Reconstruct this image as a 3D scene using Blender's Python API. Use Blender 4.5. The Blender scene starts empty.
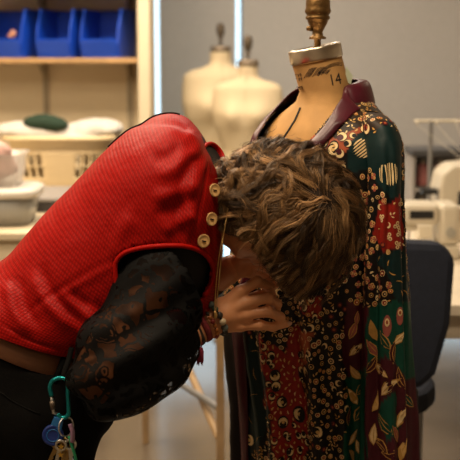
import bpy, math, random
import numpy as np
from mathutils import Vector, Matrix
from mathutils.bvhtree import BVHTree

random.seed(7)
RNG = np.random.default_rng(7)
SC = bpy.context.scene
COL = SC.collection
PI = math.pi

# ------------------------------------------------------------------ camera
CAM = np.array([0.0, 0.0, 1.5])
PITCH = math.radians(9.4)
FPX = 460 * 85 / 36
CF = np.array([0, math.cos(PITCH), -math.sin(PITCH)])
CU = np.array([0, math.sin(PITCH), math.cos(PITCH)])
CR = np.array([1.0, 0, 0])


def P(px, py, Y):
    """World point seen at photo coordinates px,py, standing at distance Y into the room."""
    d = CF + (px - 230) / FPX * CR + (230 - py) / FPX * CU
    return CAM + d * (Y / d[1])


def proj(v):
    v = np.asarray(v, float) - CAM
    dep = v @ CF
    return np.stack([230 + FPX * (v @ CR) / dep, 230 - FPX * (v @ CU) / dep], -1)


# ------------------------------------------------------------------ materials
MATS = {}


def new_mat(name):
    m = bpy.data.materials.new(name)
    m.use_nodes = True
    nt = m.node_tree
    b = nt.nodes['Principled BSDF']
    return m, nt, b


def setin(b, key, val):
    if key in b.inputs:
        b.inputs[key].default_value = val


def lin(r, g, b):
    f = lambda c: ((c / 255 + .055) / 1.055) ** 2.4 if c > 10 else c / 255 / 12.92
    return (f(r), f(g), f(b))


def mat(name, col, rough=.6, metal=0.0, var=.12, scale=8.0, bump=0.0, bscale=60.0, spec=.4, sheen=0.0, trans=0.0, emit=None):
    if name in MATS:
        return MATS[name]
    m, nt, b = new_mat(name)
    tc = nt.nodes.new('ShaderNodeTexCoord')
    nz = nt.nodes.new('ShaderNodeTexNoise')
    nz.inputs['Scale'].default_value = scale
    nz.inputs['Detail'].default_value = 4
    nt.links.new(tc.outputs['Object'], nz.inputs['Vector'])
    rp = nt.nodes.new('ShaderNodeValToRGB')
    rp.color_ramp.elements[0].position = .3
    rp.color_ramp.elements[1].position = .7
    c0 = [max(0, c * (1 - var)) for c in col]
    c1 = [min(1, c * (1 + var)) for c in col]
    rp.color_ramp.elements[0].color = (*c0, 1)
    rp.color_ramp.elements[1].color = (*c1, 1)
    nt.links.new(nz.outputs['Fac'], rp.inputs['Fac'])
    nt.links.new(rp.outputs['Color'], b.inputs['Base Color'])
    b.inputs['Roughness'].default_value = rough
    b.inputs['Metallic'].default_value = metal
    setin(b, 'Specular IOR Level', spec)
    setin(b, 'Sheen Weight', sheen)
    setin(b, 'Transmission Weight', trans)
    if bump:
        n2 = nt.nodes.new('ShaderNodeTexNoise')
        n2.inputs['Scale'].default_value = bscale
        n2.inputs['Detail'].default_value = 3
        nt.links.new(tc.outputs['Object'], n2.inputs['Vector'])
        bp = nt.nodes.new('ShaderNodeBump')
        bp.inputs['Strength'].default_value = bump
        bp.inputs['Distance'].default_value = .004
        nt.links.new(n2.outputs['Fac'], bp.inputs['Height'])
        nt.links.new(bp.outputs['Normal'], b.inputs['Normal'])
    MATS[name] = m
    return m


def M(nt, op, a, b=None, clamp=False):
    n = nt.nodes.new('ShaderNodeMath')
    n.operation = op
    n.use_clamp = clamp
    for i, v in enumerate((a, b)):
        if v is None:
            continue
        if isinstance(v, (int, float)):
            n.inputs[i].default_value = v
        else:
            nt.links.new(v, n.inputs[i])
    return n.outputs[0]


def mix_rgb(nt, fac, a, b):
    n = nt.nodes.new('ShaderNodeMix')
    n.data_type = 'RGBA'
    if isinstance(fac, (int, float)):
        n.inputs[0].default_value = fac
    else:
        nt.links.new(fac, n.inputs[0])
    for i, v in ((6, a), (7, b)):
        if isinstance(v, tuple):
            n.inputs[i].default_value = (*v[:3], 1)
        else:
            nt.links.new(v, n.inputs[i])
    return n.outputs[2]


def vest_material():
    m, nt, b = new_mat('red_woven_satin')
    uv = nt.nodes.new('ShaderNodeUVMap')
    sx = nt.nodes.new('ShaderNodeSeparateXYZ')
    nt.links.new(uv.outputs[0], sx.inputs[0])
    cb_ = nt.nodes.new('ShaderNodeCombineXYZ')          # skewed grid of raised dots
    nt.links.new(M(nt, 'ADD', sx.outputs[0], M(nt, 'MULTIPLY', sx.outputs[1], .5)), cb_.inputs[0])
    nt.links.new(M(nt, 'MULTIPLY', sx.outputs[1], .9), cb_.inputs[1])
    vo = nt.nodes.new('ShaderNodeTexVoronoi')
    vo.voronoi_dimensions = '2D'
    vo.inputs['Scale'].default_value = 1 / .0058
    vo.inputs['Randomness'].default_value = .12
    nt.links.new(cb_.outputs[0], vo.inputs['Vector'])
    h = M(nt, 'SUBTRACT', 1.0, M(nt, 'MULTIPLY', vo.outputs['Distance'], 1.75), True)
    tc = nt.nodes.new('ShaderNodeTexCoord')
    nz = nt.nodes.new('ShaderNodeTexNoise')
    nz.inputs['Scale'].default_value = 14
    nz.inputs['Detail'].default_value = 5
    nt.links.new(tc.outputs['Object'], nz.inputs['Vector'])
    c = mix_rgb(nt, h, (.17, .0025, .002), (.43, .006, .003))
    c = mix_rgb(nt, M(nt, 'MULTIPLY', nz.outputs['Fac'], .5), c, (.30, .005, .003))
    nt.links.new(c, b.inputs['Base Color'])
    bp = nt.nodes.new('ShaderNodeBump')
    bp.inputs['Strength'].default_value = .35
    bp.inputs['Distance'].default_value = .0013
    nt.links.new(h, bp.inputs['Height'])
    n2 = nt.nodes.new('ShaderNodeTexNoise')
    n2.inputs['Scale'].default_value = 22
    n2.inputs['Detail'].default_value = 3
    nt.links.new(tc.outputs['Object'], n2.inputs['Vector'])
    b2 = nt.nodes.new('ShaderNodeBump')
    b2.inputs['Strength'].default_value = .35
    b2.inputs['Distance'].default_value = .012
    nt.links.new(n2.outputs['Fac'], b2.inputs['Height'])
    nt.links.new(bp.outputs['Normal'], b2.inputs['Normal'])
    nt.links.new(b2.outputs['Normal'], b.inputs['Normal'])
    b.inputs['Roughness'].default_value = .5
    setin(b, 'Specular IOR Level', .09)
    MATS[m.name] = m
    return m


def lace_material():
    m, nt, b = new_mat('black_floral_lace')
    tc = nt.nodes.new('ShaderNodeTexCoord')
    wn = nt.nodes.new('ShaderNodeTexNoise')
    wn.inputs['Scale'].default_value = 28
    nt.links.new(tc.outputs['Object'], wn.inputs['Vector'])
    vm = nt.nodes.new('ShaderNodeVectorMath')
    vm.operation = 'MULTIPLY_ADD'
    nt.links.new(wn.outputs['Color'], vm.inputs[0])
    vm.inputs[1].default_value = (.035, .035, .035)
    nt.links.new(tc.outputs['Object'], vm.inputs[2])
    v1 = nt.nodes.new('ShaderNodeTexVoronoi')       # flower heads
    v1.inputs['Scale'].default_value = 17
    nt.links.new(vm.outputs[0], v1.inputs['Vector'])
    d = v1.outputs['Distance']
    petal = M(nt, 'LESS_THAN', d, .44)
    rings = M(nt, 'GREATER_THAN', M(nt, 'SINE', M(nt, 'MULTIPLY', d, 46)), -.6)
    flower = M(nt, 'MULTIPLY', petal, rings)
    v2 = nt.nodes.new('ShaderNodeTexVoronoi')       # vines and leaves
    v2.feature = 'DISTANCE_TO_EDGE'
    v2.inputs['Scale'].default_value = 30
    nt.links.new(vm.outputs[0], v2.inputs['Vector'])
    vine = M(nt, 'LESS_THAN', v2.outputs['Distance'], .10)
    nz = nt.nodes.new('ShaderNodeTexNoise')
    nz.inputs['Scale'].default_value = 42
    nz.inputs['Detail'].default_value = 2
    nt.links.new(tc.outputs['Object'], nz.inputs['Vector'])
    blob = M(nt, 'GREATER_THAN', nz.outputs['Fac'], .60)
    mask = M(nt, 'MAXIMUM', M(nt, 'MAXIMUM', flower, vine), blob)
    op = M(nt, 'MULTIPLY_ADD', mask, .37)
    nt.nodes[-1].inputs[2].default_value = .62
    tr = nt.nodes.new('ShaderNodeBsdfTransparent')
    tr.inputs[0].default_value = (1, .9, .82, 1)
    mx = nt.nodes.new('ShaderNodeMixShader')
    nt.links.new(op, mx.inputs[0])
    nt.links.new(tr.outputs[0], mx.inputs[1])
    nt.links.new(b.outputs[0], mx.inputs[2])
    c = mix_rgb(nt, mask, (.002, .0018, .0016), (.005, .0048, .0048))
    nt.links.new(c, b.inputs['Base Color'])
    b.inputs['Roughness'].default_value = .6
    setin(b, 'Specular IOR Level', .07)
    bp = nt.nodes.new('ShaderNodeBump')
    bp.inputs['Strength'].default_value = .6
    bp.inputs['Distance'].default_value = .002
    nt.links.new(mask, bp.inputs['Height'])
    nt.links.new(bp.outputs['Normal'], b.inputs['Normal'])
    out = [n for n in nt.nodes if n.type == 'OUTPUT_MATERIAL'][0]
    nt.links.new(mx.outputs[0], out.inputs[0])
    MATS[m.name] = m
    return m


def attr_material(name, attr, rough=.45, spec=.4, bump=0, aniso=0.0, sheen=0.0):
    m, nt, b = new_mat(name)
    a = nt.nodes.new('ShaderNodeAttribute')
    a.attribute_name = attr
    tc = nt.nodes.new('ShaderNodeTexCoord')
    nz = nt.nodes.new('ShaderNodeTexNoise')
    nz.inputs['Scale'].default_value = 90
    nz.inputs['Detail'].default_value = 3
    nt.links.new(tc.outputs['Object'], nz.inputs['Vector'])
    hs = nt.nodes.new('ShaderNodeHueSaturation')
    nt.links.new(a.outputs['Color'], hs.inputs['Color'])
    nt.links.new(M(nt, 'MULTIPLY_ADD', nz.outputs['Fac'], .7), hs.inputs['Value'])
    [n for n in nt.nodes if n.type == 'MATH'][-1].inputs[2].default_value = .65
    nt.links.new(hs.outputs[0], b.inputs['Base Color'])
    b.inputs['Roughness'].default_value = rough
    setin(b, 'Specular IOR Level', spec)
    setin(b, 'Anisotropic', aniso)
    setin(b, 'Sheen Weight', sheen)
    if bump:
        bp = nt.nodes.new('ShaderNodeBump')
        bp.inputs['Strength'].default_value = bump
        bp.inputs['Distance'].default_value = .003
        nt.links.new(nz.outputs['Fac'], bp.inputs['Height'])
        nt.links.new(bp.outputs['Normal'], b.inputs['Normal'])
    MATS[name] = m
    return m


def glass_material():
    m, nt, b = new_mat('window_glass')
    tr = nt.nodes.new('ShaderNodeBsdfTransparent')
    gl = nt.nodes.new('ShaderNodeBsdfGlossy')
    gl.inputs['Roughness'].default_value = .02
    mx = nt.nodes.new('ShaderNodeMixShader')
    mx.inputs[0].default_value = .06
    nt.links.new(tr.outputs[0], mx.inputs[1])
    nt.links.new(gl.outputs[0], mx.inputs[2])
    out = [n for n in nt.nodes if n.type == 'OUTPUT_MATERIAL'][0]
    nt.links.new(mx.outputs[0], out.inputs[0])
    MATS[m.name] = m
    return m


# ------------------------------------------------------------------ objects
def thing(name, loc, label, cat, group=None):
    o = bpy.data.objects.new(name, None)
    o.empty_display_size = .05
    o.location = Vector(loc)
    COL.objects.link(o)
    return tag(o, label, cat, group)


def tag(o, label=None, cat=None, group=None, kind=None):
    if label:
        o['label'] = label
    if cat:
        o['category'] = cat
    if group:
        o['group'] = group
    if kind:
        o['kind'] = kind
    return o


def world_loc(o):
    v = Vector((0, 0, 0))
    while o is not None:
        if o.type == 'EMPTY':
            v += o.location
        o = o.parent
    return v


def adopt(o, parent):
    if parent is not None:
        o.parent = parent
        if parent.type == 'EMPTY':
            o.matrix_parent_inverse = Matrix.Translation(-world_loc(parent))
    return o


def mesh_obj(name, verts, faces, m, parent=None, smooth=True, bevel=0, solid=0, uv=None, col=None, mats=None, midx=None, subsurf=0):
    me = bpy.data.meshes.new(name)
    v = np.asarray(verts, np.float32).reshape(-1, 3)
    if isinstance(faces, np.ndarray):
        k = faces.shape[1]
        nf = len(faces)
        me.vertices.add(len(v))
        me.vertices.foreach_set('co', v.ravel())
        me.loops.add(nf * k)
        me.loops.foreach_set('vertex_index', faces.astype(np.int32).ravel())
        me.polygons.add(nf)
        me.polygons.foreach_set('loop_start', np.arange(0, nf * k, k, dtype=np.int32))
        me.update(calc_edges=True)
    else:
        me.from_pydata([tuple(map(float, q)) for q in v], [], [tuple(int(i) for i in f) for f in faces])
        me.update()
    for mm in (mats or [m]):
        me.materials.append(mm)
    if midx is not None:
        me.polygons.foreach_set('material_index', np.asarray(midx, np.int32))
    me.polygons.foreach_set('use_smooth', np.full(len(me.polygons), smooth, dtype=bool))
    li = None
    if uv is not None or col is not None:
        li = np.empty(len(me.loops), np.int32)
        me.loops.foreach_get('vertex_index', li)
    if uv is not None:
        l = me.uv_layers.new(name='UVMap')
        l.data.foreach_set('uv', np.asarray(uv, np.float32)[li].ravel())
    if col is not None:
        a = me.color_attributes.new('print', 'FLOAT_COLOR', 'POINT')
        c = np.concatenate([np.asarray(col, np.float32), np.ones((len(v), 1), np.float32)], 1)
        a.data.foreach_set('color', c.ravel())
    me.validate()
    o = bpy.data.objects.new(name, me)
    COL.objects.link(o)
    if bevel:
        md = o.modifiers.new('Bevel', 'BEVEL')
        md.width = bevel
        md.segments = 2
        md.limit_method = 'ANGLE'
        md.angle_limit = .6
    if solid:
        md = o.modifiers.new('Solidify', 'SOLIDIFY')
        md.thickness = solid
        md.offset = -1
    if subsurf:
        md = o.modifiers.new('Subsurf', 'SUBSURF')
        md.levels = subsurf
        md.render_levels = subsurf
    return adopt(o, parent)


class MB:
    """Collects solids and links them as one mesh."""

    def __init__(self):
        self.v, self.f = [], []

    def add(self, vs, fs):
        b = len(self.v)
        self.v += [tuple(map(float, q)) for q in vs]
        self.f += [tuple(i + b for i in f) for f in fs]
        return self

    def box(self, c, s, rz=0.0, ry=0.0, rx=0.0):
        R = (Matrix.Rotation(rz, 3, 'Z') @ Matrix.Rotation(ry, 3, 'Y') @ Matrix.Rotation(rx, 3, 'X'))
        vs = []
        for x in (-.5, .5):
            for y in (-.5, .5):
                for z in (-.5, .5):
                    vs.append(Vector(c) + R @ Vector((x * s[0], y * s[1], z * s[2])))
        return self.add(vs, [(0, 1, 3, 2), (4, 6, 7, 5), (0, 4, 5, 1), (2, 3, 7, 6), (0, 2, 6, 4), (1, 5, 7, 3)])

    def span(self, a, b):
        a, b = np.asarray(a, float), np.asarray(b, float)
        return self.box((a + b) / 2, np.abs(b - a))

    def prism(self, pts, d):
        """Polygon of 3D points extruded by vector d."""
        n = len(pts)
        a = [np.asarray(p, float) for p in pts]
        vs = a + [p + np.asarray(d, float) for p in a]
        fs = [tuple(range(n))[::-1], tuple(range(n, 2 * n))]
        fs += [(i, (i + 1) % n, n + (i + 1) % n, n + i) for i in range(n)]
        return self.add(vs, fs)

    def lathe(self, prof, c=(0, 0, 0), n=24, axis=(0, 0, 1), sx=1.0, sy=1.0):
        ax = Vector(axis).normalized()
        q = Vector((0, 0, 1)).rotation_difference(ax).to_matrix()
        vs, fs = [], []
        for r, h in prof:
            for k in range(n):
                t = 2 * PI * k / n
                vs.append(Vector(c) + q @ Vector((r * sx * math.cos(t), r * sy * math.sin(t), h)))
        for i in range(len(prof) - 1):
            for k in range(n):
                a, b = i * n + k, i * n + (k + 1) % n
                fs.append((a, b, b + n, a + n))
        fs.append(tuple(range(n))[::-1])
        fs.append(tuple(range((len(prof) - 1) * n, len(prof) * n)))
        return self.add(vs, fs)

    def cyl(self, a, b, r, r2=None, n=16):
        a, b = Vector(a), Vector(b)
        r2 = r if r2 is None else r2
        return self.lathe([(r, 0), (r2, (b - a).length)], a, n, (b - a))

    def tube(self, pts, r, n=8, closed=False):
        v, f = tube_mesh(pts, r, n, closed)
        return self.add(v, f)

    def build(self, name, m, parent=None, smooth=False, bevel=0, **k):
        return mesh_obj(name, self.v, self.f, m, parent, smooth, bevel, **k)


def tube_mesh(pts, r, n=8, closed=False):
    pts = np.asarray(pts, float)
    K = len(pts)
    r = np.full(K, r) if np.isscalar(r) else np.asarray(r, float)
    if closed:
        t = np.roll(pts, -1, 0) - np.roll(pts, 1, 0)
    else:
        t = np.gradient(pts, axis=0)
    t /= np.linalg.norm(t, axis=1, keepdims=True) + 1e-12
    u = np.cross(t[0], [0.31, .2, .93])
    if np.linalg.norm(u) < 1e-3:
        u = np.cross(t[0], [1, 0, 0])
    us = []
    for i in range(K):
        u = u - t[i] * (u @ t[i])
        u /= np.linalg.norm(u) + 1e-12
        us.append(u.copy())
    us = np.array(us)
    ws = np.cross(t, us)
    vs = []
    for k in range(n):
        a = 2 * PI * k / n
        vs.append(pts + r[:, None] * (math.cos(a) * us + math.sin(a) * ws))
    v = np.stack(vs, 1).reshape(-1, 3)
    f = []
    m = K if closed else K - 1
    for i in range(m):
        j = (i + 1) % K
        for k in range(n):
            k2 = (k + 1) % n
            f.append((i * n + k, i * n + k2, j * n + k2, j * n + k))
    if not closed:
        f.append(tuple(range(n))[::-1])
        f.append(tuple(range((K - 1) * n, K * n)))
    return v, f


def spline(pts, n):
    """Catmull-Rom through pts, n samples."""
    p = np.asarray(pts, float)
    p = np.vstack([2 * p[0] - p[1], p, 2 * p[-1] - p[-2]])
    m = len(p) - 3
    out = []
    for s in np.linspace(0, m, n):
        i = min(int(s), m - 1)
        t = s - i
        a, b, c, d = p[i], p[i + 1], p[i + 2], p[i + 3]
        out.append(.5 * ((2 * b) + (-a + c) * t + (2 * a - 5 * b + 4 * c - d) * t * t + (-a + 3 * b - 3 * c + d) * t ** 3))
    return np.array(out)


# ------------------------------------------------------------------ smooth solids
def cone(a, b, ra, rb):
    return ('c', np.asarray(a, float), np.asarray(b, float), ra, rb)


def ell(c, axes, r):
    A = np.asarray(axes, float)
    A = A / np.linalg.norm(A, axis=1, keepdims=True)
    return ('e', np.asarray(c, float), A, np.asarray(r, float))


I3 = np.eye(3)


def blob(prims, h, k=.03, cuts=()):
    lo, hi = np.full(3, 1e9), np.full(3, -1e9)
    bb = []
    for p in prims:
        if p[0] == 'c':
            a = np.minimum(p[1] - p[3], p[2] - p[4])
            b = np.maximum(p[1] + p[3], p[2] + p[4])
        else:
            R = p[3].max()
            a, b = p[1] - R, p[1] + R
        bb.append((a, b))
        lo, hi = np.minimum(lo, a), np.maximum(hi, b)
    pad = 4 * h + k * .5
    lo -= pad
    hi += pad
    n = np.ceil((hi - lo) / h).astype(int) + 1
    D = np.full(n, .2, np.float32)
    ax = [lo[i] + h * np.arange(n[i]) for i in range(3)]
    for p, (a, b) in zip(prims, bb):
        i0 = np.clip(np.floor((a - lo - .06 - k) / h).astype(int), 0, n)
        i1 = np.clip(np.ceil((b - lo + .06 + k) / h).astype(int) + 1, 0, n)
        sl = tuple(slice(i0[i], i1[i]) for i in range(3))
        X, Y, Z = np.meshgrid(*[ax[i][sl[i]] for i in range(3)], indexing='ij')
        Q = np.stack([X, Y, Z], -1)
        kk = k
        if p[0] == 'c':
            ab = p[2] - p[1]
            t = np.clip(((Q - p[1]) @ ab) / (ab @ ab + 1e-12), 0, 1)
            d = np.linalg.norm(Q - p[1] - t[..., None] * ab, axis=-1) - (p[3] + t * (p[4] - p[3]))
        else:
            L = (Q - p[1]) @ p[2].T
            k0 = np.linalg.norm(L / p[3], axis=-1)
            k1 = np.linalg.norm(L / p[3] ** 2, axis=-1)
            d = k0 * (k0 - 1) / np.maximum(k1, 1e-9)
        S = D[sl]
        hh = np.clip(.5 + .5 * (S - d) / kk, 0, 1)
        D[sl] = S * (1 - hh) + d * hh - kk * hh * (1 - hh)
    if len(cuts):
        X, Y, Z = np.meshgrid(*ax, indexing='ij')
        Q = np.stack([X, Y, Z], -1)
        for c, nn in cuts:
            nn = np.asarray(nn, float) / np.linalg.norm(nn)
            D = np.maximum(D, (Q - np.asarray(c)) @ nn)
    return nets(D, lo, h)


def nets(D, lo, h):
    s = D < 0
    sh = np.array(D.shape) - 1
    cnt = np.zeros(sh, np.int8)
    for i in (0, 1):
        for j in (0, 1):
            for k in (0, 1):
                cnt += s[i:i + sh[0], j:j + sh[1], k:k + sh[2]]
    mask = (cnt > 0) & (cnt < 8)
    idx = np.argwhere(mask)
    acc = np.zeros((len(idx), 3))
    num = np.zeros(len(idx))
    for axis in range(3):
        o = [a for a in range(3) if a != axis]
        for p in (0, 1):
            for q in (0, 1):
                A = idx.copy()
                A[:, o[0]] += p
                A[:, o[1]] += q
                B = A.copy()
                B[:, axis] += 1
                da = D[tuple(A.T)]
                db = D[tuple(B.T)]
                cr = (da < 0) != (db < 0)
                t = np.where(cr, da / np.where(cr, da - db, 1), 0)
                pt = A.astype(float)
                pt[:, axis] += t
                acc[cr] += pt[cr]
                num[cr] += 1
    v = acc / num[:, None] * h + lo
    ids = np.full(sh, -1, np.int64)
    ids[mask] = np.arange(len(idx))
    F = []
    for axis in range(3):
        a0 = [slice(None)] * 3
        a1 = [slice(None)] * 3
        a0[axis] = slice(0, -1)
        a1[axis] = slice(1, None)
        s0, s1 = s[tuple(a0)], s[tuple(a1)]
        E = np.argwhere(s0 != s1)
        o1, o2 = (axis + 1) % 3, (axis + 2) % 3
        ok = (E[:, o1] > 0) & (E[:, o2] > 0) & (E[:, o1] < sh[o1]) & (E[:, o2] < sh[o2])
        E = E[ok]

        def g(d1, d2):
            q = E.copy()
            q[:, o1] += d1
            q[:, o2] += d2
            return ids[tuple(q.T)]
        quad = np.stack([g(-1, -1), g(0, -1), g(0, 0), g(-1, 0)], 1)
        flip = ~s0[tuple(E.T)]
        quad[flip] = quad[flip][:, ::-1]
        F.append(quad)
    F = np.concatenate(F)
    return v, F[(F >= 0).all(1)]


def vnormals(v, f):
    n = np.cross(v[f[:, 1]] - v[f[:, 0]], v[f[:, 2]] - v[f[:, 0]])
    out = np.zeros_like(v)
    for c in range(f.shape[1]):
        np.add.at(out, f[:, c], n)
    return out / (np.linalg.norm(out, axis=1, keepdims=True) + 1e-12)


def wnoise(v, scale, seed, oct=3):
    """Cheap smooth noise: sums of random plane waves."""
    r = np.random.default_rng(seed)
    out = np.zeros(len(v))
    amp = 1.0
    for o in range(oct):
        for _ in range(5):
            d = r.normal(size=3)
            d /= np.linalg.norm(d)
            out += amp * np.sin(v @ d * scale * r.uniform(.7, 1.3) + r.uniform(0, 6.28)) / 5
        amp *= .55
        scale *= 1.9
    return out


def grid_faces(R, N, closed=True):
    i = np.arange(R - 1)[:, None]
    k = np.arange(N if closed else N - 1)[None, :]
    k2 = (k + 1) % N
    return np.stack([i * N + k, i * N + k2, (i + 1) * N + k2, (i + 1) * N + k], -1).reshape(-1, 4)


def bevel_text(txt, size):
    """2D outline mesh of a short text, centred."""
    cu = bpy.data.curves.new('txt', 'FONT')
    cu.body = txt
    cu.size = size
    cu.align_x = 'CENTER'
    cu.align_y = 'CENTER'
    o = bpy.data.objects.new('txt', cu)
    COL.objects.link(o)
    dg = bpy.context.evaluated_depsgraph_get()
    me = o.evaluated_get(dg).to_mesh()
    v = np.array([tuple(q.co) for q in me.vertices])
    f = [tuple(p.vertices) for p in me.polygons]
    o.evaluated_get(dg).to_mesh_clear()
    bpy.data.objects.remove(o)
    bpy.data.curves.remove(cu)
    return v, f

# ================================================================== the room
W_WALL = mat('painted_wall', (.50, .44, .36), .8, var=.04, scale=2)
W_CREAM = mat('cream_board', (.72, .61, .43), .6, var=.06, scale=3)
W_FLOOR = mat('polished_concrete', (.14, .108, .078), .17, var=.18, scale=2.2, bump=.05, bscale=20, spec=.5)
W_CEIL = mat('ceiling_paint', (.75, .70, .62), .9, var=.03)
BLIND = mat('blind_cloth', (.47, .455, .445), .85, var=.03, scale=40)
STEEL = mat('brushed_steel', (.55, .55, .55), .35, 1.0, var=.1, scale=30)
GREYMET = mat('grey_metal', (.28, .28, .29), .45, .6, var=.1)
WFRAME = mat('blue_grey_window_paint', (.10, .17, .24), .5, var=.05)
OAK = mat('shelf_oak', (.45, .27, .12), .5, var=.2, scale=12)
WOODL = mat('pale_beech', (.33, .215, .11), .5, var=.2, scale=14)
GLASS = glass_material()
YB = 6.8


def room(name, mb, m, kind='structure', bevel=0):
    return tag(mb.build(name, m, None, bevel=bevel), kind=kind)


room('floor', MB().span((-3.2, -1.2, -.1), (3.0, YB + .15, 0)), W_FLOOR)
room('ceiling', MB().span((-3.2, -1.2, 2.9), (3.0, YB + .15, 3.0)), W_CEIL)
room('wall_left', MB().span((-3.3, -1.2, 0), (-3.2, YB + .15, 2.9)), W_WALL)
room('wall_right', MB().span((3.0, -1.2, 0), (3.1, YB + .15, 2.9)), W_WALL)
room('wall_front', MB().span((-3.3, -1.3, 0), (3.1, -1.2, 2.9)), W_WALL)
WX0, WX1, WZ0, WZ1 = -.72, 2.6, .08, 2.55
wb = MB()
wb.span((-3.2, YB, 0), (WX0, YB + .15, 2.9))
wb.span((WX1, YB, 0), (3.0, YB + .15, 2.9))
wb.span((WX0, YB, 0), (WX1, YB + .15, WZ0))
wb.span((WX0, YB, WZ1), (WX1, YB + .15, 2.9))
room('wall_back', wb, W_WALL)
wf = MB()
for x in (WX0 + .025, .085, 1.3, WX1 - .025):
    wf.span((x - .022, YB + .03, WZ0), (x + .022, YB + .10, WZ1))
wf.span((WX0, YB + .03, WZ0), (WX1, YB + .10, WZ0 + .05))
wf.span((WX0, YB + .03, WZ1 - .05), (WX1, YB + .10, WZ1))
win = room('window_1', wf, WFRAME)
MB().span((WX0, YB + .062, WZ0), (WX1, YB + .068, WZ1)).build('glass', GLASS, win)


def blind(x0, x1, zb, label):
    t = thing('roller_blind', ((x0 + x1) / 2, YB - .03, WZ1 + .12), label, 'blind', 'roller blinds over the window')
    MB().span((x0, YB - .032, zb), (x1, YB - .028, WZ1 + .12)).build('fabric', BLIND, t)
    MB().cyl((x0, YB - .045, WZ1 + .14), (x1, YB - .045, WZ1 + .14), .03).build('roller', GREYMET, t)
    MB().span((x0, YB - .038, zb - .025), (x1, YB - .022, zb)).build('bottom_bar', GREYMET, t)


blind(-.434, .036, .72, 'pale grey roller blind behind the two cream dress forms, between two light gaps')
blind(.075, 2.9, .40, 'wide beige-grey roller blind behind the robed dress form and sewing table')

# ---- shelving at the left
SX1, SY0, SY1 = -.405, 5.55, 5.95
t = thing('shelving_unit', (-1.3, 5.9, 0), 'cream shelving unit with wooden shelf edges holding the blue bins', 'shelves')
MB().span((SX1 - .06, SY0, 0), (SX1, SY1, 2.6)).build('side_panel', W_CREAM, t, bevel=.003)
MB().span((-2.9, SY1 - .02, 0), (SX1 - .06, SY1, 2.6)).build('back_panel', W_CREAM, t)
zs = P(100, 58, SY0 + .05)[2]
MB().span((-2.9, SY0 + .03, zs - .026), (SX1 - .061, SY1 - .022, zs)).build('shelf', OAK, t, bevel=.004)
MB().span((-2.9, SY0 + .03, zs + .31), (SX1 - .061, SY1 - .022, zs + .337)).build('shelf', OAK, t, bevel=.004)
for px in (46, 130, -50):
    x = P(px, 90, SY1 - .03)[0]
    r = MB().span((x - .015, SY1 - .034, .2), (x + .015, SY1 - .021, 2.5)).build('standard', mat('cream_metal', (.36, .30, .21), .5), t)
    for z in (zs - .028, zs + .308):
        b = MB().prism([(x - .006, SY1 - .034, z), (x - .006, SY0 + .2, z), (x - .006, SY0 + .2, z - .015), (x - .006, SY1 - .034, z - .09)], (.012, 0, 0))
        b.build('bracket', mat('cream_metal', (.36, .30, .21), .5), r)

BLUE = mat('blue_plastic', (.006, .06, .50), .4, var=.08)


def bin_(px0, px1, label, d=.30, lip=.09, rz=-.20):
    Y = SY0 + .06
    x0, x1 = P(px0, 50, Y)[0], P(px1, 50, Y)[0]
    z0, h = zs + .001, .245
    xi = .022
    m = MB()
    th = .008
    m.span((x0 + xi, Y, z0), (x1 - xi, Y + d, z0 + th))
    m.span((x0, Y + d - th, z0 + th), (x1, Y + d, z0 + h))
    for x in (x0, x1 - th):
        m.prism([(x, Y + .01, z0), (x, Y + d - th, z0), (x, Y + d - th, z0 + h), (x, Y + .06, z0 + h), (x, Y, z0 + h * .62), (x, Y - .02, z0 + .07)], (th, 0, 0))
    m.prism([(x0 + th, Y, z0), (x0 + th, Y - .03, z0 + lip), (x0 + th, Y - .022, z0 + lip + .004), (x0 + th, Y + .01, z0 + .004)], (x1 - x0 - 2 * th, 0, 0))
    m.span((x0 - .004, Y + .05, z0 + h - .012), (x0 + .012, Y + d, z0 + h))
    m.span((x1 - .012, Y + .05, z0 + h - .012), (x1 + .004, Y + d, z0 + h))
    cx = (x0 + x1) / 2
    m.v = [(cx + (x - cx) * math.cos(rz) - (y - Y) * math.sin(rz), Y + (x - cx) * math.sin(rz) + (y - Y) * math.cos(rz), z) for x, y, z in m.v]
    o = m.build('storage_bin', BLUE, None, bevel=.002)
    return tag(o, label, 'bin', 'blue bins on the shelf')


bin_(80, 120, 'blue open-front storage bin nearest the shelf side panel')
bin_(36, 72, 'narrower blue open-front storage bin, middle one on the shelf')
bin_(-28, 24, 'blue storage bin cut off by the left edge, small pink scrap in it')
sc = blob([ell(P(13, 33, 5.58), I3, (.016, .02, .016)), ell(P(11, 36, 5.58), I3, (.02, .02, .01))], .004, .01)
tag(mesh_obj('fabric_scrap', sc[0], sc[1], mat('pink_scrap', (.45, .22, .16), .8)), 'small pinkish scrap at the front of the left blue bin', 'scrap')
tag(MB().box((P(2, 3, 5.72)[0] - .04, 5.85, zs + .338 + .09), (.26, .2, .17)).build('cardboard_box', mat('orange_card', (.55, .22, .05), .7), None, bevel=.004),
    'orange-brown box on the upper shelf, above the blue bins', 'box')
tag(MB().box((P(75, 3, 5.72)[0], 5.95, zs + .338 + .06), (.55, .3, .11)).build('document_case', mat('dark_case', (.05, .045, .04), .6), None, bevel=.006),
    'long dark flat case on the upper shelf above the middle blue bin', 'case')

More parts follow.
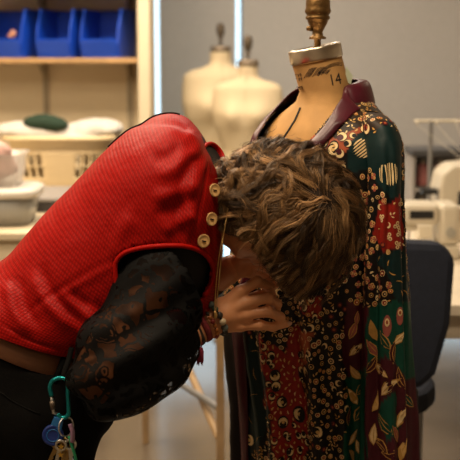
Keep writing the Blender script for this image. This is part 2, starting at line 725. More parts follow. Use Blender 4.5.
# ---- cutting table at the left
TZ = .85
t = thing('cutting_table', (-1.7, 4.6, 0), 'cream worktable with the laundry basket and lidded tubs', 'table')
MB().span((-2.8, 3.86, TZ - .028), (-.60, 5.35, TZ)).build('tabletop', mat('cream_laminate', (.66, .56, .40), .4, var=.04), t, bevel=.004)
MB().span((-2.75, 3.89, TZ - .10), (-.63, 3.915, TZ - .028)).build('apron', W_CREAM, t)
for x in (-2.72, -.69):
    for y in (3.93, 5.28):
        MB().span((x, y, 0), (x + .06, y + .06, TZ - .028)).build('leg', W_CREAM, t, bevel=.003)
MB().span((-2.70, 4.0, .28), (-.68, 5.25, .30)).build('lower_shelf', mat('dark_shelf', (.09, .07, .055), .7), t)

# laundry basket
BC = P(64, 192, 4.98)
BC[2] = TZ


def rrect(a, b, z, n=48, e=5.5, c=BC):
    t_ = np.linspace(0, 2 * PI, 1600)
    x = a * np.sign(np.cos(t_)) * np.abs(np.cos(t_)) ** (2 / e)
    y = b * np.sign(np.sin(t_)) * np.abs(np.sin(t_)) ** (2 / e)
    q = np.concatenate([[0], np.cumsum(np.hypot(np.diff(x), np.diff(y)))])
    g = np.linspace(0, q[-1], n, endpoint=False)
    x, y = np.interp(g, q, x), np.interp(g, q, y)
    return np.stack([c[0] + x, c[1] + y, np.full(n, c[2] + z)], 1)


CRM = mat('basket_plastic', (.70, .55, .33), .45, var=.05)


def shell(name, rings, m, parent, th=.004):
    N = len(rings[0])
    return mesh_obj(name, np.concatenate(rings), grid_faces(len(rings), N), m, parent, True, solid=th)


t = thing('laundry_basket', BC, 'cream plastic laundry basket with slotted sides heaped with white cloth', 'basket')
NK = 120
zl = [(.185, .14, .003), (.192, .146, .02), (.200, .152, .08), (.2005, .1525, .088), (.2125, .1615, .135), (.214, .1625, .141), (.224, .170, .190), (.226, .1715, .21)]
rg = [rrect(.02, .02, .003, NK)] + [rrect(a_, b_, z_, NK) for a_, b_, z_ in zl]
gf = grid_faces(len(rg), NK)
row, colk = np.arange(len(gf)) // NK, np.arange(len(gf)) % NK
gf = gf[~(((row == 4) | (row == 6)) & (colk % 3 != 0) & ((colk // 12) % 2 == 0))]
mesh_obj('body', np.concatenate(rg), gf, CRM, t, True, solid=.005)
shell('upper_band', [rrect(.222, .168, .20), rrect(.232, .176, .268), rrect(.25, .192, .272), rrect(.254, .196, .255)], CRM, t)
v, f = blob([ell(BC + [0, 0, .24], I3, (.215, .155, .06)), ell(BC + [-.10, -.06, .28], I3, (.15, .1, .05)),
             ell(BC + [.13, .02, .29], I3, (.11, .12, .05)), ell(BC + [-.2, -.05, .29], I3, (.10, .12, .035)),
             ell(BC + [.22, -.02, .292], I3, (.06, .12, .032))], .009, .04)
v += vnormals(v, f) * (.012 * wnoise(v, 28, 3))[:, None]
tag(mesh_obj('white_cloth', v, f, mat('white_linen', (.50, .47, .43), .85, var=.04)), 'white cloth heaped over the rim of the laundry basket', 'cloth')
g0 = P(44, 124, 4.88)
v, f = blob([ell(g0, I3, (.09, .06, .035)), ell(g0 + [.05, 0, -.006], I3, (.06, .05, .026)), ell(g0 + [-.02, 0, .012], I3, (.06, .04, .025))], .006, .03)
v += vnormals(v, f) * (.006 * wnoise(v, 50, 5))[:, None]
tag(mesh_obj('folded_garment', v, f, mat('dark_green_knit', (.012, .03, .016), .9)), 'dark green garment bundled on the white cloth in the basket', 'garment')

# lidded tub with clear tub on it
x1 = P(41, 205, 4.1)[0]
cx = x1 - .22
TUBC = np.array([cx, 4.12, TZ])
CLEAR = mat('cloudy_plastic', (.30, .295, .28), .3, var=.1, trans=.0)
t = thing('storage_tub', TUBC, 'grey translucent tub with white lid on the front of the cream worktable', 'tub')
shell('body', [rrect(.02, .02, .002, c=TUBC), rrect(.18, .12, .002, c=TUBC), rrect(.205, .142, .115, c=TUBC)], CLEAR, t)
shell('lid', [rrect(.218, .155, .108, c=TUBC), rrect(.22, .157, .132, c=TUBC), rrect(.20, .14, .142, c=TUBC), rrect(.01, .01, .142, c=TUBC)], mat('white_lid', (.62, .58, .53), .4, var=.03), t)
T2 = TUBC + [-.03, .0, .143]
T2[0] = P(26, 180, 4.1)[0] - .15
t = thing('clear_tub', T2, 'open clear tub of pink scraps stacked on the white lid', 'tub')
m_, nt_, b_ = new_mat('clear_plastic')
tr_ = nt_.nodes.new('ShaderNodeBsdfTransparent')
mx_ = nt_.nodes.new('ShaderNodeMixShader')
mx_.inputs[0].default_value = .42
b_.inputs['Base Color'].default_value = (.6, .56, .52, 1)
b_.inputs['Roughness'].default_value = .25
nt_.links.new(tr_.outputs[0], mx_.inputs[1])
nt_.links.new(b_.outputs[0], mx_.inputs[2])
nt_.links.new(mx_.outputs[0], [n for n in nt_.nodes if n.type == 'OUTPUT_MATERIAL'][0].inputs[0])
shell('body', [rrect(.02, .02, .002, c=T2), rrect(.125, .10, .002, c=T2), rrect(.143, .118, .12, c=T2), rrect(.152, .127, .122, c=T2)], m_, t, .003)
v, f = blob([ell(T2 + [.0, 0, .07], I3, (.115, .09, .06)), ell(T2 + [-.03, 0, .13], I3, (.09, .08, .045)), ell(T2 + [.05, -.02, .12], I3, (.05, .06, .04))], .007, .03)
v += vnormals(v, f) * (.007 * wnoise(v, 55, 9))[:, None]
tag(mesh_obj('fabric_scraps', v, f, mat('pink_scraps', (.50, .31, .27), .85, var=.45, scale=22)), 'pile of pinkish fabric scraps in the clear tub', 'fabric', kind='stuff')
gc = P(50, 196, 4.55)
t = thing('parts_tray', (gc[0], 4.55, TZ), 'low dark tray with a grey lid between tub and laundry basket', 'tray')
MB().span((gc[0] - .13, 4.36, TZ + .001), (gc[0] + .13, 4.74, TZ + .045)).build('body', mat('dark_tray', (.06, .055, .06), .6), t, bevel=.006)
MB().span((gc[0] - .14, 4.35, TZ + .045), (gc[0] + .14, 4.75, TZ + .06)).build('lid', mat('grey_lid', (.27, .25, .24), .5), t, bevel=.004)

# ---- sewing table at the right
RZ = .75
LAM = mat('white_laminate', (.66, .58, .46), .4, var=.04)
t = thing('sewing_table', (1.4, 4.0, 0), 'pale sewing table behind the navy chair, holding the machines', 'table')
MB().span((.50, 3.16, RZ - .035), (2.6, 4.95, RZ)).build('tabletop', LAM, t, bevel=.004)
MB().span((.54, 3.20, RZ - .115), (2.56, 3.22, RZ - .035)).build('apron', LAM, t)
for x in (.55, 2.5):
    for y in (3.23, 4.85):
        MB().span((x, y, 0), (x + .05, y + .05, RZ - .035)).build('leg', GREYMET, t, bevel=.003)
a, b = P(438, 392, 3.9), P(462, 340, 3.75)
MB().cyl((.58, 4.85, .12), (2.5, 4.87, .62), .012, n=10).build('brace', GREYMET, t)

IVORY = mat('ivory_enamel', (.60, .54, .43), .35, var=.03)
BLACKP = mat('black_plastic', (.012, .012, .013), .4, var=.1)


def sewing_machine():
    Y = 3.95
    x0, x1 = P(398, 230, Y)[0], P(453, 230, Y)[0] + .01
    w = x1 - x0
    t = thing('sewing_machine', ((x0 + x1) / 2, Y, RZ), 'ivory sewing machine at the left end of the sewing table', 'sewing machine')
    MB().span((x0, Y - .085, RZ + .001), (x1, Y + .085, RZ + .05)).build('bed', IVORY, t, bevel=.01)
    MB().span((x1 - .075, Y - .08, RZ + .05), (x1, Y + .08, RZ + .2)).build('pillar', IVORY, t, bevel=.018)
    arm = MB().span((x0, Y - .075, RZ + .125), (x1 - .075, Y + .075, RZ + .2)).build('arm', IVORY, t, bevel=.018)
    MB().span((x0 + .03, Y - .079, RZ + .15), (x0 + .115, Y - .0755, RZ + .178)).build('display', BLACKP, arm)
    MB().span((x0 + .012, Y - .05, RZ + .10), (x0 + .065, Y + .05, RZ + .125)).build('needle_head', IVORY, t, bevel=.006)
    MB().cyl((x0 + .04, Y, RZ + .055), (x0 + .04, Y, RZ + .10), .004).build('needle_bar', STEEL, t)
    MB().box((x0 + .04, Y - .01, RZ + .053), (.016, .03, .004)).build('presser_foot', STEEL, t)
    MB().cyl((x1 + .001, Y, RZ + .155), (x1 + .022, Y, RZ + .155), .032, n=24).build('handwheel', IVORY, t, bevel=.003)
    MB().cyl((x1 - .035, Y - .081, RZ + .10), (x1 - .035, Y - .09, RZ + .10), .018, n=20).build('dial', mat('grey_dial', (.4, .38, .33), .4), t)
    MB().cyl((x1 - .06, Y + .03, RZ + .19), (x1 - .06, Y + .03, RZ + .25), .003).build('spool_pin', STEEL, t)


sewing_machine()


def overlocker():
    Y = 4.35
    x0 = P(434, 200, Y)[0]
    x1 = x0 + .34
    t = thing('overlocker', ((x0 + x1) / 2, Y, RZ), 'tall cream overlocker with thread stand behind the ivory sewing machine', 'sewing machine')
    MB().span((x0 + .01, Y - .12, RZ + .001), (x1, Y + .12, RZ + .09)).build('base', IVORY, t, bevel=.012)
    m = MB()
    prof = [(x0 + .012, RZ + .09), (x0, RZ + .2), (x0 + .012, RZ + .268), (x0 + .05, RZ + .30), (x0 + .2, RZ + .315), (x1, RZ + .29), (x1, RZ + .09)]
    m.prism([(x, Y - .1, z) for x, z in prof], (0, .2, 0))
    m.build('housing', IVORY, t, bevel=.012)
    MB().span((x0 + .075, Y - .104, RZ + .06), (x0 + .13, Y - .1005, RZ + .2)).build('thread_guide_panel', BLACKP, t)
    MB().span((x0 - .06, Y - .08, RZ + .185), (x0 + .03, Y + .0, RZ + .205)).build('foot_lever', BLACKP, t, bevel=.003)
    MB().span((x0 - .07, Y - .06, RZ + .001), (x0 + .005, Y + .06, RZ + .06)).build('cloth_plate', IVORY, t, bevel=.006)
    px = P(430, 160, Y + .12)
    zt = P(430, 121, Y + .12)[2]
    MB().cyl((px[0], Y + .12, RZ + .03), (px[0], Y + .12, zt), .009, n=12).build('thread_pole', GREYMET, t)
    bar = MB().cyl((px[0] - .07, Y + .12, zt), (px[0] + .26, Y + .12, zt), .006, n=10)
    for k in range(5):
        x = px[0] - .065 + k * .08
        bar.tube([(x, Y + .12, zt), (x, Y + .09, zt + .008), (x, Y + .07, zt - .004), (x, Y + .085, zt - .014)], .003, 6)
    bar.build('thread_hanger', IVORY, t)
    th = MB()
    for k in range(5):
        x = px[0] - .065 + k * .08
        th.tube([(x, Y + .08, zt - .012), (x0 + .12 + k * .02, Y + .02, RZ + .31)], .0012, 4)
    th.build('threads', mat('pale_thread', (.7, .66, .58), .8), t)
    MB().span((px[0] - .01, Y + .09, RZ + .001), (x1, Y + .24, RZ + .02)).build('spool_tray', GREYMET, t, bevel=.003)


overlocker()

Y = 4.72
x0, x1 = P(408, 154, Y)[0], P(408, 154, Y)[0] + .62
zt = P(408, 150, Y - .1)[2]
t = thing('thread_rack', ((x0 + x1) / 2, Y, RZ), 'dark grey thread rack at the back of the sewing table', 'rack')
MB().span((x0, Y - .10, zt - .028), (x1, Y + .12, zt)).build('top_board', mat('charcoal_board', (.06, .06, .065), .6), t, bevel=.004)
MB().span((x0 + .02, Y + .10, RZ + .001), (x1 - .02, Y + .112, zt - .028)).build('back', mat('rack_back', (.30, .28, .27), .7), t)
MB().span((x0 + .02, Y - .08, RZ + .15), (x1 - .02, Y + .10, RZ + .162)).build('shelf', mat('rack_back', (.3, .28, .27)), t)
for x in (x0 + .008, x1 - .02):
    MB().span((x, Y - .08, RZ + .001), (x + .012, Y + .10, zt - .028)).build('side', mat('rack_back', (.3, .28, .27)), t)
cols = [(.42, .16, .15), (.5, .3, .27), (.30, .32, .42)]
cnames = ['red', 'pink', 'blue-grey']
for lv, z in (('upper', RZ + .163), ('lower', RZ + .002)):
    for k in range(2):
        ci = (k + (lv == 'lower')) % 3
        x = x0 + .065 + k * .075
        tt = thing('thread_cone', (x, Y, z), '%s thread cone on the %s shelf of the grey rack, %s' % (cnames[ci], lv, ('at its end', 'second from its end')[k]), 'thread', 'thread cones in the rack')
        MB().lathe([(.030, .004), (.031, .012), (.020, .10)], (x, Y, z), 16).build('thread', mat('thread_%d' % ci, cols[ci], .8), tt, True)
        MB().lathe([(.026, 0), (.026, .004), (.008, .1), (.008, .115)], (x, Y, z), 12).build('core', IVORY, tt)

# ---- navy office chair
NAVY = mat('navy_upholstery', (.012, .016, .030), .85, var=.15, scale=60, bump=.2, bscale=300)


def chair():
    Y = 2.86
    cx = P(374, 300, Y)[0]
    zt = P(430, 243, Y)[2]
    t = thing('office_chair', (cx, Y + .2, 0), 'navy blue upholstered office chair standing at the sewing table', 'chair')
    hw = P(456, 260, Y)[0] - cx
    pr = [(-hw + .04, 0), (-hw, -.04), (-hw + .015, -.22), (-hw + .05, -.355), (-hw + .09, -.395), (hw - .09, -.395), (hw - .05, -.355), (hw - .012, -.22), (hw, -.04), (hw - .04, 0), (0, .008)]
    m = MB().prism([(cx + x, Y + z * .12, zt + z) for x, z in pr][::-1], (0, .06, 0))
    m.build('backrest', NAVY, t, bevel=.022, smooth=False)
    m = MB()
    m.prism([(cx + .23 * math.cos(a) ** 1 * (1 if True else 0), Y + .30 + .23 * math.sin(a), .46) for a in np.linspace(0, 2 * PI, 20, endpoint=False)], (0, 0, .065))
    m.build('seat', NAVY, t, bevel=.02)
    MB().tube([(cx, Y + .3, .44), (cx, Y + .02, .43), (cx, Y - .045, .50), (cx, Y - .045, zt - .2)], .018, 10).build('back_bracket', BLACKP, t)
    kb = MB().cyl((cx + hw - .115, Y - .02, zt - .40), (cx + hw - .115, Y - .02, zt - .46), .02, n=14)
    kb.tube([(cx + hw - .115, Y - .02, zt - .43), (cx, Y + .1, .47)], .01, 8)
    kb.build('adjuster_knob', BLACKP, t)
    MB().cyl((cx, Y + .3, .12), (cx, Y + .3, .46), .025).build('gas_post', STEEL, t)
    for k in range(5):
        a = 2 * PI * k / 5 + .5
        e = (cx + .27 * math.cos(a), Y + .3 + .27 * math.sin(a), .085)
        l = MB().cyl((cx, Y + .3, .12), e, .022, .014, 10).build('base_arm', BLACKP, t)
        MB().cyl((e[0] - .018 * math.sin(a), e[1] + .018 * math.cos(a), .031), (e[0] + .018 * math.sin(a), e[1] - .018 * math.cos(a), .031), .03, n=16).cyl((e[0], e[1], .04), (e[0], e[1], .088), .008).build('caster', BLACKP, l)


chair()

# ---- wooden stand on the floor in the middle distance
pA = P(220, 400, 3.35)
pB = P(146, 440, 4.02)
t = thing('wooden_trestle', ((pA[0] + pB[0]) / 2, 3.7, 0), 'pale wooden trestle with crossed braces standing on the floor behind the hands', 'trestle')
zt = .62
MB().span((pA[0] - .012, 3.33, 0), (pA[0] + .014, 3.36, zt)).build('leg', WOODL, t, bevel=.002)
MB().span((pB[0] - .012, 4.0, 0), (pB[0] + .012, 4.03, zt)).build('leg', WOODL, t, bevel=.002)
MB().prism([(pA[0] - .014, 3.33, zt), (pB[0] - .014, 4.03, zt), (pB[0] + .014, 4.03, zt), (pA[0] + .014, 3.33, zt)], (0, 0, .03)).build('top_rail', WOODL, t, bevel=.002)
MB().cyl(P(185, 360, 3.75), P(219, 438, 3.36), .013, n=10).build('brace', WOODL, t)
c_ = P(196, 382, 3.70)
MB().cyl((pB[0], 4.0, .33), (pA[0], 3.36, .36), .011, n=10).build('stretcher', GREYMET, t)

# ================================================================== dress forms
CANVAS = mat('form_canvas_cream', (.63, .51, .33), .8, var=.06, scale=6, bump=.1, bscale=400)
CANVAS2 = mat('form_canvas_tan', (.43, .235, .078), .75, var=.12, scale=22, bump=.15, bscale=400)
BRONZE = mat('aged_bronze', (.17, .095, .032), .42, .75, var=.35, scale=60, bump=.3, bscale=90)
DARKBR = mat('dark_finial', (.10, .075, .05), .5, .5, var=.2, scale=40)
CAPMET = mat('cap_metal', (.60, .52, .42), .28, 1.0, var=.15, scale=25)
INK = mat('stamp_ink', (.02, .014, .01), .8)
IRON = mat('cast_iron', (.03, .03, .03), .5, .6)

FIN = [(.0065, -.022), (.0065, .006), (.0155, .006), (.0160, .010), (.0105, .014), (.0095, .022), (.0125, .030), (.0175, .040), (.0195, .048),
       (.0225, .050), (.0225, .055), (.0200, .058), (.0225, .062), (.0245, .067), (.0230, .072), (.0225, .080), (.0222, .090), (.019, .099), (.011, .106), (.001, .108)]


def form_stand(t, c, z0, ztop, m=IRON):
    MB().cyl((c[0], c[1], .08), (c[0], c[1], ztop), .016, n=14).build('pole', m, t)
    b = MB().lathe([(.05, .06), (.03, .10), (.018, .13)], (c[0], c[1], 0), 18)
    for k in range(4):
        a = PI / 4 + PI / 2 * k
        d = np.array([math.cos(a), math.sin(a), 0])
        b.tube([np.array([c[0], c[1], .09]) + .02 * d, np.array([c[0], c[1], .075]) + .12 * d, np.array([c[0], c[1], .016]) + .25 * d], [.018, .015, .013], 8)
    b.build('base', m, t)


SECT = [(0, .052, .055, 0), (-.04, .050, .054, 0), (-.06, .056, .056, .0), (-.075, .090, .064, .0), (-.088, .145, .076, .0), (-.108, .178, .088, .005), (-.18, .187, .098, .008), (-.24, .188, .108, .015),
        (-.31, .176, .110, .012), (-.38, .150, .102, .005), (-.44, .133, .095, 0), (-.50, .142, .102, 0), (-.58, .165, .116, -.005), (-.68, .182, .126, -.01), (-.78, .178, .12, -.005), (-.86, .170, .112, 0), (-.87, .02, .02, 0)]


def dress_form(px, pytop, Y, yaw, label, sc=1.0):
    c = P(px, pytop, Y)
    t = thing('dress_form', (c[0], c[1], 0), label, 'dress form', 'dress forms by the window')
    N = 56
    th = np.linspace(0, 2 * PI, N, endpoint=False)
    zz = np.array([s[0] for s in SECT])
    zi = np.concatenate([np.linspace(0, -.86, 60), [-.868]])
    rings = []
    for z in zi:
        W, D, s = [np.interp(-z, -zz, [q[i] for q in SECT]) for i in (1, 2, 3)]
        x = W * np.cos(th)
        y = D * np.sin(th) - s
        for sg in (-1, 1):
            g = .042 * np.exp(-((x - sg * .075) / .052) ** 2 - ((z + .255) / .06) ** 2) * (np.sin(th) < 0) * np.clip(-np.sin(th), 0, 1)
            y = y - g
        cy, sy = math.cos(yaw), math.sin(yaw)
        rings.append(np.stack([c[0] + sc * (x * cy - y * sy), c[1] + sc * (x * sy + y * cy), np.full(N, c[2] + z * sc)], 1))
    v = np.concatenate(rings)
    torso = mesh_obj('torso', v, grid_faces(len(zi), N), CANVAS, t, True)
    seam = [np.array([c[0] + sc * (-(-(np.interp(-z, -zz, [q[2] for q in SECT]) + np.interp(-z, -zz, [q[3] for q in SECT]) + .002)) * -math.sin(yaw) * -1),
                      c[1] - sc * (np.interp(-z, -zz, [q[2] for q in SECT]) + np.interp(-z, -zz, [q[3] for q in SECT]) + .001) * math.cos(yaw), c[2] + z * sc]) for z in np.linspace(-.02, -.8, 24)]
    MB().tube(seam, .0016, 5).build('seam', mat('seam_tape', (.50, .38, .24), .8), torso)
    MB().lathe([(.054, -.002), (.056, 0), (.056, .03), (.053, .032), (.02, .034)], c, 32).build('neck_cap', mat('dull_cap', (.22, .17, .12), .5, .5), t, True)
    MB().lathe([(r * 1.0, h + .05) for r, h in FIN], c, 20).build('finial', DARKBR, t, True)
    form_stand(t, c, 0, c[2] - .8)
    return c


dress_form(248, 66, 5.75, -.15, 'front one of two bare cream dress forms by the window, nearer the robe')
cb = dress_form(220.5, 52, 6.1, .12, 'rear one of two bare cream dress forms, half hidden behind the front one', 1.16)

# ---------------------------------------------------------------- the main form under the robe
FD = np.array([-.8, -.6, 0])
WD = np.array([.6, -.8, 0])
AX = P(318, 92, 2.28)
ZN = AX[2]
form = thing('dress_form', (AX[0], AX[1], 0), 'tan canvas dress form stamped 14 wearing the patterned robe', 'dress form')
NT = P(316.5, 59, 2.28)
FS = [(ZN - .02, .062, .058, .014), (ZN - .03, .078, .064, .013), (ZN - .05, .112, .074, .010), (ZN - .075, .142, .086, .006), (ZN - .115, .155, .098, 0), (ZN - .20, .160, .115, 0),
      (ZN - .30, .148, .113, 0), (ZN - .42, .122, .094, 0), (ZN - .54, .148, .11, 0), (ZN - .64, .160, .118, 0), (ZN - .72, .155, .112, 0), (ZN - .725, .02, .02, 0)]
N = 64
th = np.linspace(0, 2 * PI, N, endpoint=False)
rings = []
NB = np.array([AX[0] + .016, AX[1], ZN + .0])
for s in np.linspace(0, 1, 10):
    c = NT + (NB - NT) * s
    r = .0515 + .003 * s ** 2
    # rings stay square to the leaning neck near the top
    tilt = .20 * (1 - s)
    x, y = r * np.cos(th), r * np.sin(th)
    rings.append(np.stack([c[0] + x, c[1] + y, c[2] + x * tilt], 1))
fz = np.array([q[0] for q in FS])
for z in np.concatenate([np.linspace(FS[0][0], FS[4][0], 14), np.linspace(FS[4][0] - .02, FS[-2][0], 26), [FS[-1][0]]]):
    W, D, ox = [np.interp(-z, -fz, [q[i] for q in FS]) for i in (1, 2, 3)]
    p = np.array([AX[0] + ox, AX[1], z]) + (D * np.cos(th))[:, None] * FD + (W * np.sin(th))[:, None] * WD
    # start angle aligned with the neck rings (which begin at +x)
    a0 = math.atan2(-.6, -.8)
    k = int(round((2 * PI - a0) % (2 * PI) / (2 * PI) * N))
    ang = th - a0
    p = np.array([AX[0] + ox, AX[1], z]) + (D * np.cos(ang))[:, None] * FD + (W * np.sin(ang))[:, None] * WD
    rings.append(p)
fv = np.concatenate(rings)
ff = grid_faces(len(rings), N)
torso = mesh_obj('torso', fv, ff, CANVAS2, form, True)
fbvh = BVHTree.FromPolygons([tuple(q) for q in fv], [tuple(q) for q in ff])


def cast(px, py, bvh):
    d = P(px, py, 1.0) - CAM
    h = bvh.ray_cast(Vector(CAM), Vector(d))
    return (np.array(h[0]), np.array(h[1])) if h[0] is not None else (None, None)


def on_form(pts, off=.0006):
    out = []
    for x, y in pts:
        h, n = cast(x, y, fbvh)
        if h is None:
            h, n = P(x, y, 2.22), -CF
        if n @ (h - CAM) > 0:
            n = -n
        out.append(h + n * off)
    return out


# stamp "14", the small upright letters at the left and the pencil hatching
ink = MB()
for txt, cx_, cy_, sz, rot, sx in (('14', 335, 80, 16, .20, .8), ('FF', 298.5, 77, 8.5, -1.38, 1.0), ('F', 299.5, 88, 8.5, -1.38, 1.0)):
    tv, tf = bevel_text(txt, sz)
    ca, sa = math.cos(rot), math.sin(rot)
    pp = [(cx_ + (x * sx * ca - y * sa), cy_ - (x * sx * sa + y * ca)) for x, y, _ in tv]
    ink.add(on_form(pp, .0008), tf)
for k in range(17):
    x0 = 304 + k * 1.45
    y0 = 77.5 - k * .25
    L = 11 if k < 11 else 6
    ink.tube(on_form([(x0 + L * .55 * s + .8 * math.sin(k), y0 - L * s * (.85 - .012 * k) + .6 * math.cos(k * 2.1)) for s in (0, .5, 1)], .0003), .0007, 4)
for k in range(3):
    ink.tube(on_form([(318 + 24 * s, 76 - 10 * s - k * 1.3 - 4 * math.sin(s * 3)) for s in np.linspace(0, 1, 7)], .0003), .0006, 4)
ink.build('stamp', INK, torso)
MB().tube(on_form([(300.5, 108), (299, 112), (295.5, 120), (290, 129), (284, 138), (277, 150)], .0012), .0022, 6).build('seam_tape', mat('black_tape', (.01, .009, .009), .7), torso)
capax = Vector((-.20, -.02, 1)).normalized()
MB().lathe([(.0515, -.004), (.0545, -.003), (.0555, .001), (.0555, .022), (.0545, .025), (.051, .026), (.047, .021), (.008, .021)], NT, 48, capax).build('neck_cap', CAPMET, form, True)
zf = P(317.5, 40, 2.28)
MB().lathe([(r * 1.12, h * .93) for r, h in FIN], zf + [0, 0, -.004], 32).tube([zf + [-.012, -.004, .022], zf + [-.022, -.008, .024]], .005, 8).build('finial', BRONZE, form, True)
form_stand(form, AX, 0, ZN - .7)
MB().prism([P(346, 66, 2.26), P(353, 76, 2.26), P(351, 84, 2.26), P(345, 82, 2.26)], (0, .002, 0)).build('size_tag', mat('pale_green_tag', (.50, .55, .40), .7), form)

# ================================================================== the robe
COLR = dict(black=(.006, .0055, .0055), brown=(.026, .015, .009), teal=(.004, .019, .020), green=(.004, .056, .037), red=(.26, .014, .008), maroon=(.060, .007, .014),
            ochre=(.62, .38, .14), cream=(.78, .58, .30), rust=(.33, .07, .025), pink=(.34, .09, .07), dk=(.008, .004, .004), gold=(.52, .28, .07))
REG = [  # region of the cloth (photo coordinates), ground colour, print style
    ([(200, 60), (430, 60), (430, 700), (200, 700)], 'black', 'mix'),
    ([(300, 150), (345, 96), (378, 94), (388, 118), (384, 126), (360, 134), (338, 152)], 'brown', 'rings'),
    ([(300, 136), (322, 132), (336, 138), (352, 130), (366, 126), (372, 130), (356, 142), (344, 154), (334, 160), (300, 160)], 'rust', 'moons'),
    ([(350, 142), (362, 134), (384, 122), (390, 116), (402, 140), (402, 200), (380, 196), (372, 178), (352, 168)], 'teal', 'plain'),
    ([(346, 168), (372, 170), (386, 196), (376, 235), (384, 262), (372, 292), (340, 300), (335, 200)], 'black', 'flowers'),
    ([(377, 204), (388, 203), (400, 194), (405, 246), (396, 248), (386, 254), (374, 236)], 'red', 'dots'),
    ([(380, 256), (404, 248), (408, 300), (386, 304), (376, 280)], 'teal', 'twigs'),
    ([(345, 272), (380, 262), (398, 302), (366, 308), (345, 300)], 'dk', 'flowers'),
    ([(366, 306), (430, 298), (430, 372), (402, 376), (384, 352), (366, 372)], 'green', 'leaves'),
    ([(366, 372), (384, 352), (402, 376), (430, 372), (430, 720), (366, 720)], 'maroon', 'leaves'),
    ([(378, 405), (394, 392), (402, 430), (386, 446)], 'green', 'leaves'),
    ([(346, 304), (366, 304), (366, 368), (346, 376)], 'maroon', 'leaves'),
    ([(344, 376), (366, 366), (366, 720), (344, 720)], 'green', 'leaves'),
    ([(258, 334), (270, 330), (284, 352), (296, 322), (304, 330), (300, 372), (310, 400), (304, 470), (284, 480), (272, 440), (268, 404), (258, 372)], 'red', 'dashes'),
    ([(300, 330), (320, 336), (312, 366), (302, 372)], 'rust', 'dashes'),
    ([(285, 290), (345, 296), (345, 330), (318, 334), (296, 318)], 'dk', 'rings'),
    ([(300, 300), (322, 296), (320, 316), (304, 318)], 'red', 'dashes'),
    ([(308, 340), (330, 330), (340, 360), (338, 424), (312, 428), (304, 390)], 'black', 'rings'),
    ([(252, 320), (284, 316), (284, 350), (262, 340)], 'black', 'rings'),
    ([(247, 338), (262, 350), (268, 410), (262, 436), (250, 480), (247, 480)], 'teal', 'lines'),
    ([(200, 300), (247, 300), (247, 720), (200, 720)], 'dk', 'none'),
]


def inside(poly, p):
    x, y = p[:, 0], p[:, 1]
    r = np.zeros(len(p), bool)
    q = poly
    for i in range(len(q)):
        x0, y0 = q[i]
        x1, y1 = q[i - 1]
        c = ((y0 > y) != (y1 > y)) & (x < (x1 - x0) * (y - y0) / (y1 - y0 + 1e-9) + x0)
        r ^= c
    return r


def region_of(v):
    p = proj(v)
    p = p + np.stack([5 * wnoise(v, 85, 31, 2), 5 * wnoise(v, 85, 32, 2)], 1)
    r = np.zeros(len(v), int)
    for i, (poly, _, _) in enumerate(REG):
        r[inside(poly, p)] = i
    return r


RS = [(.0, .080, .068), (-.012, .104, .078), (-.03, .132, .086), (-.055, .166, .105), (-.09, .186, .122), (-.16, .194, .136), (-.28, .196, .158), (-.43, .203, .180),
      (-.55, .204, .166), (-.70, .202, .146), (-.85, .208, .140), (-1.0, .218, .145)]
RZS = np.array([-s[0] for s in RS])


def robe_pt(phi, dz, off=0.0):
    """phi 0 faces the form's front; grows towards its left arm."""
    phi, dz = np.broadcast_arrays(np.asarray(phi, float), np.asarray(dz, float))
    W = np.interp(-dz, RZS, [s[1] for s in RS])
    D = np.interp(-dz, RZS, [s[2] for s in RS])
    far = np.sin(phi) < 0
    top = np.clip((dz + .30) / .25, 0, 1)
    W = np.where(far, W * (1 - .30 * top), W)
    fold = np.clip((-dz - .16) / .35, 0, 1)
    wob = .55 * np.sin(phi * 9 + 1.0 + 1.3 * dz) + .45 * np.sin(phi * 15 + 2.4 - 2.2 * dz) + .35 * np.sin(phi * 23 + 5 * dz)
    k = 1 + off / np.maximum(D, .05)
    amp = .016 * fold * wob + off
    bs = .024 * np.clip(1 + dz / .11, 0, 1)
    r = np.array([AX[0], AX[1], 0]) - bs[..., None] * FD + ((D + amp) * np.cos(phi))[..., None] * FD + ((W + amp) * np.sin(phi))[..., None] * WD
    r[..., 2] = ZN + dz
    return r


def alpha(dz):
    return np.radians(np.interp(-dz, [0, .012, .03, .055, .09, .16, .25, .35, .50, .70, 1.0], [74, 62, 48, 39, 30, 19, 6, -7, -24, -27, -24]))


NPH, NR = 300, 260
ph = np.linspace(0, 2 * PI, NPH, endpoint=False)
dzs = np.concatenate([np.linspace(0, -.12, 60, endpoint=False), np.linspace(-.12, -1.0, NR - 60)])
PH, DZ = np.meshgrid(ph, dzs)
rv = robe_pt(PH, DZ).reshape(-1, 3)
rv += np.stack([.0018 * wnoise(rv, 60, 41), .0018 * wnoise(rv, 60, 42), np.zeros(len(rv))], 1)
rf = grid_faces(NR, NPH)
pc = ((PH + PI) % (2 * PI) - PI).reshape(-1)
al = alpha(DZ.reshape(-1))
openv = (np.abs(pc) < np.maximum(al, 0)) & (DZ.reshape(-1) > -.29)
rf = rf[~openv[rf].all(1)]

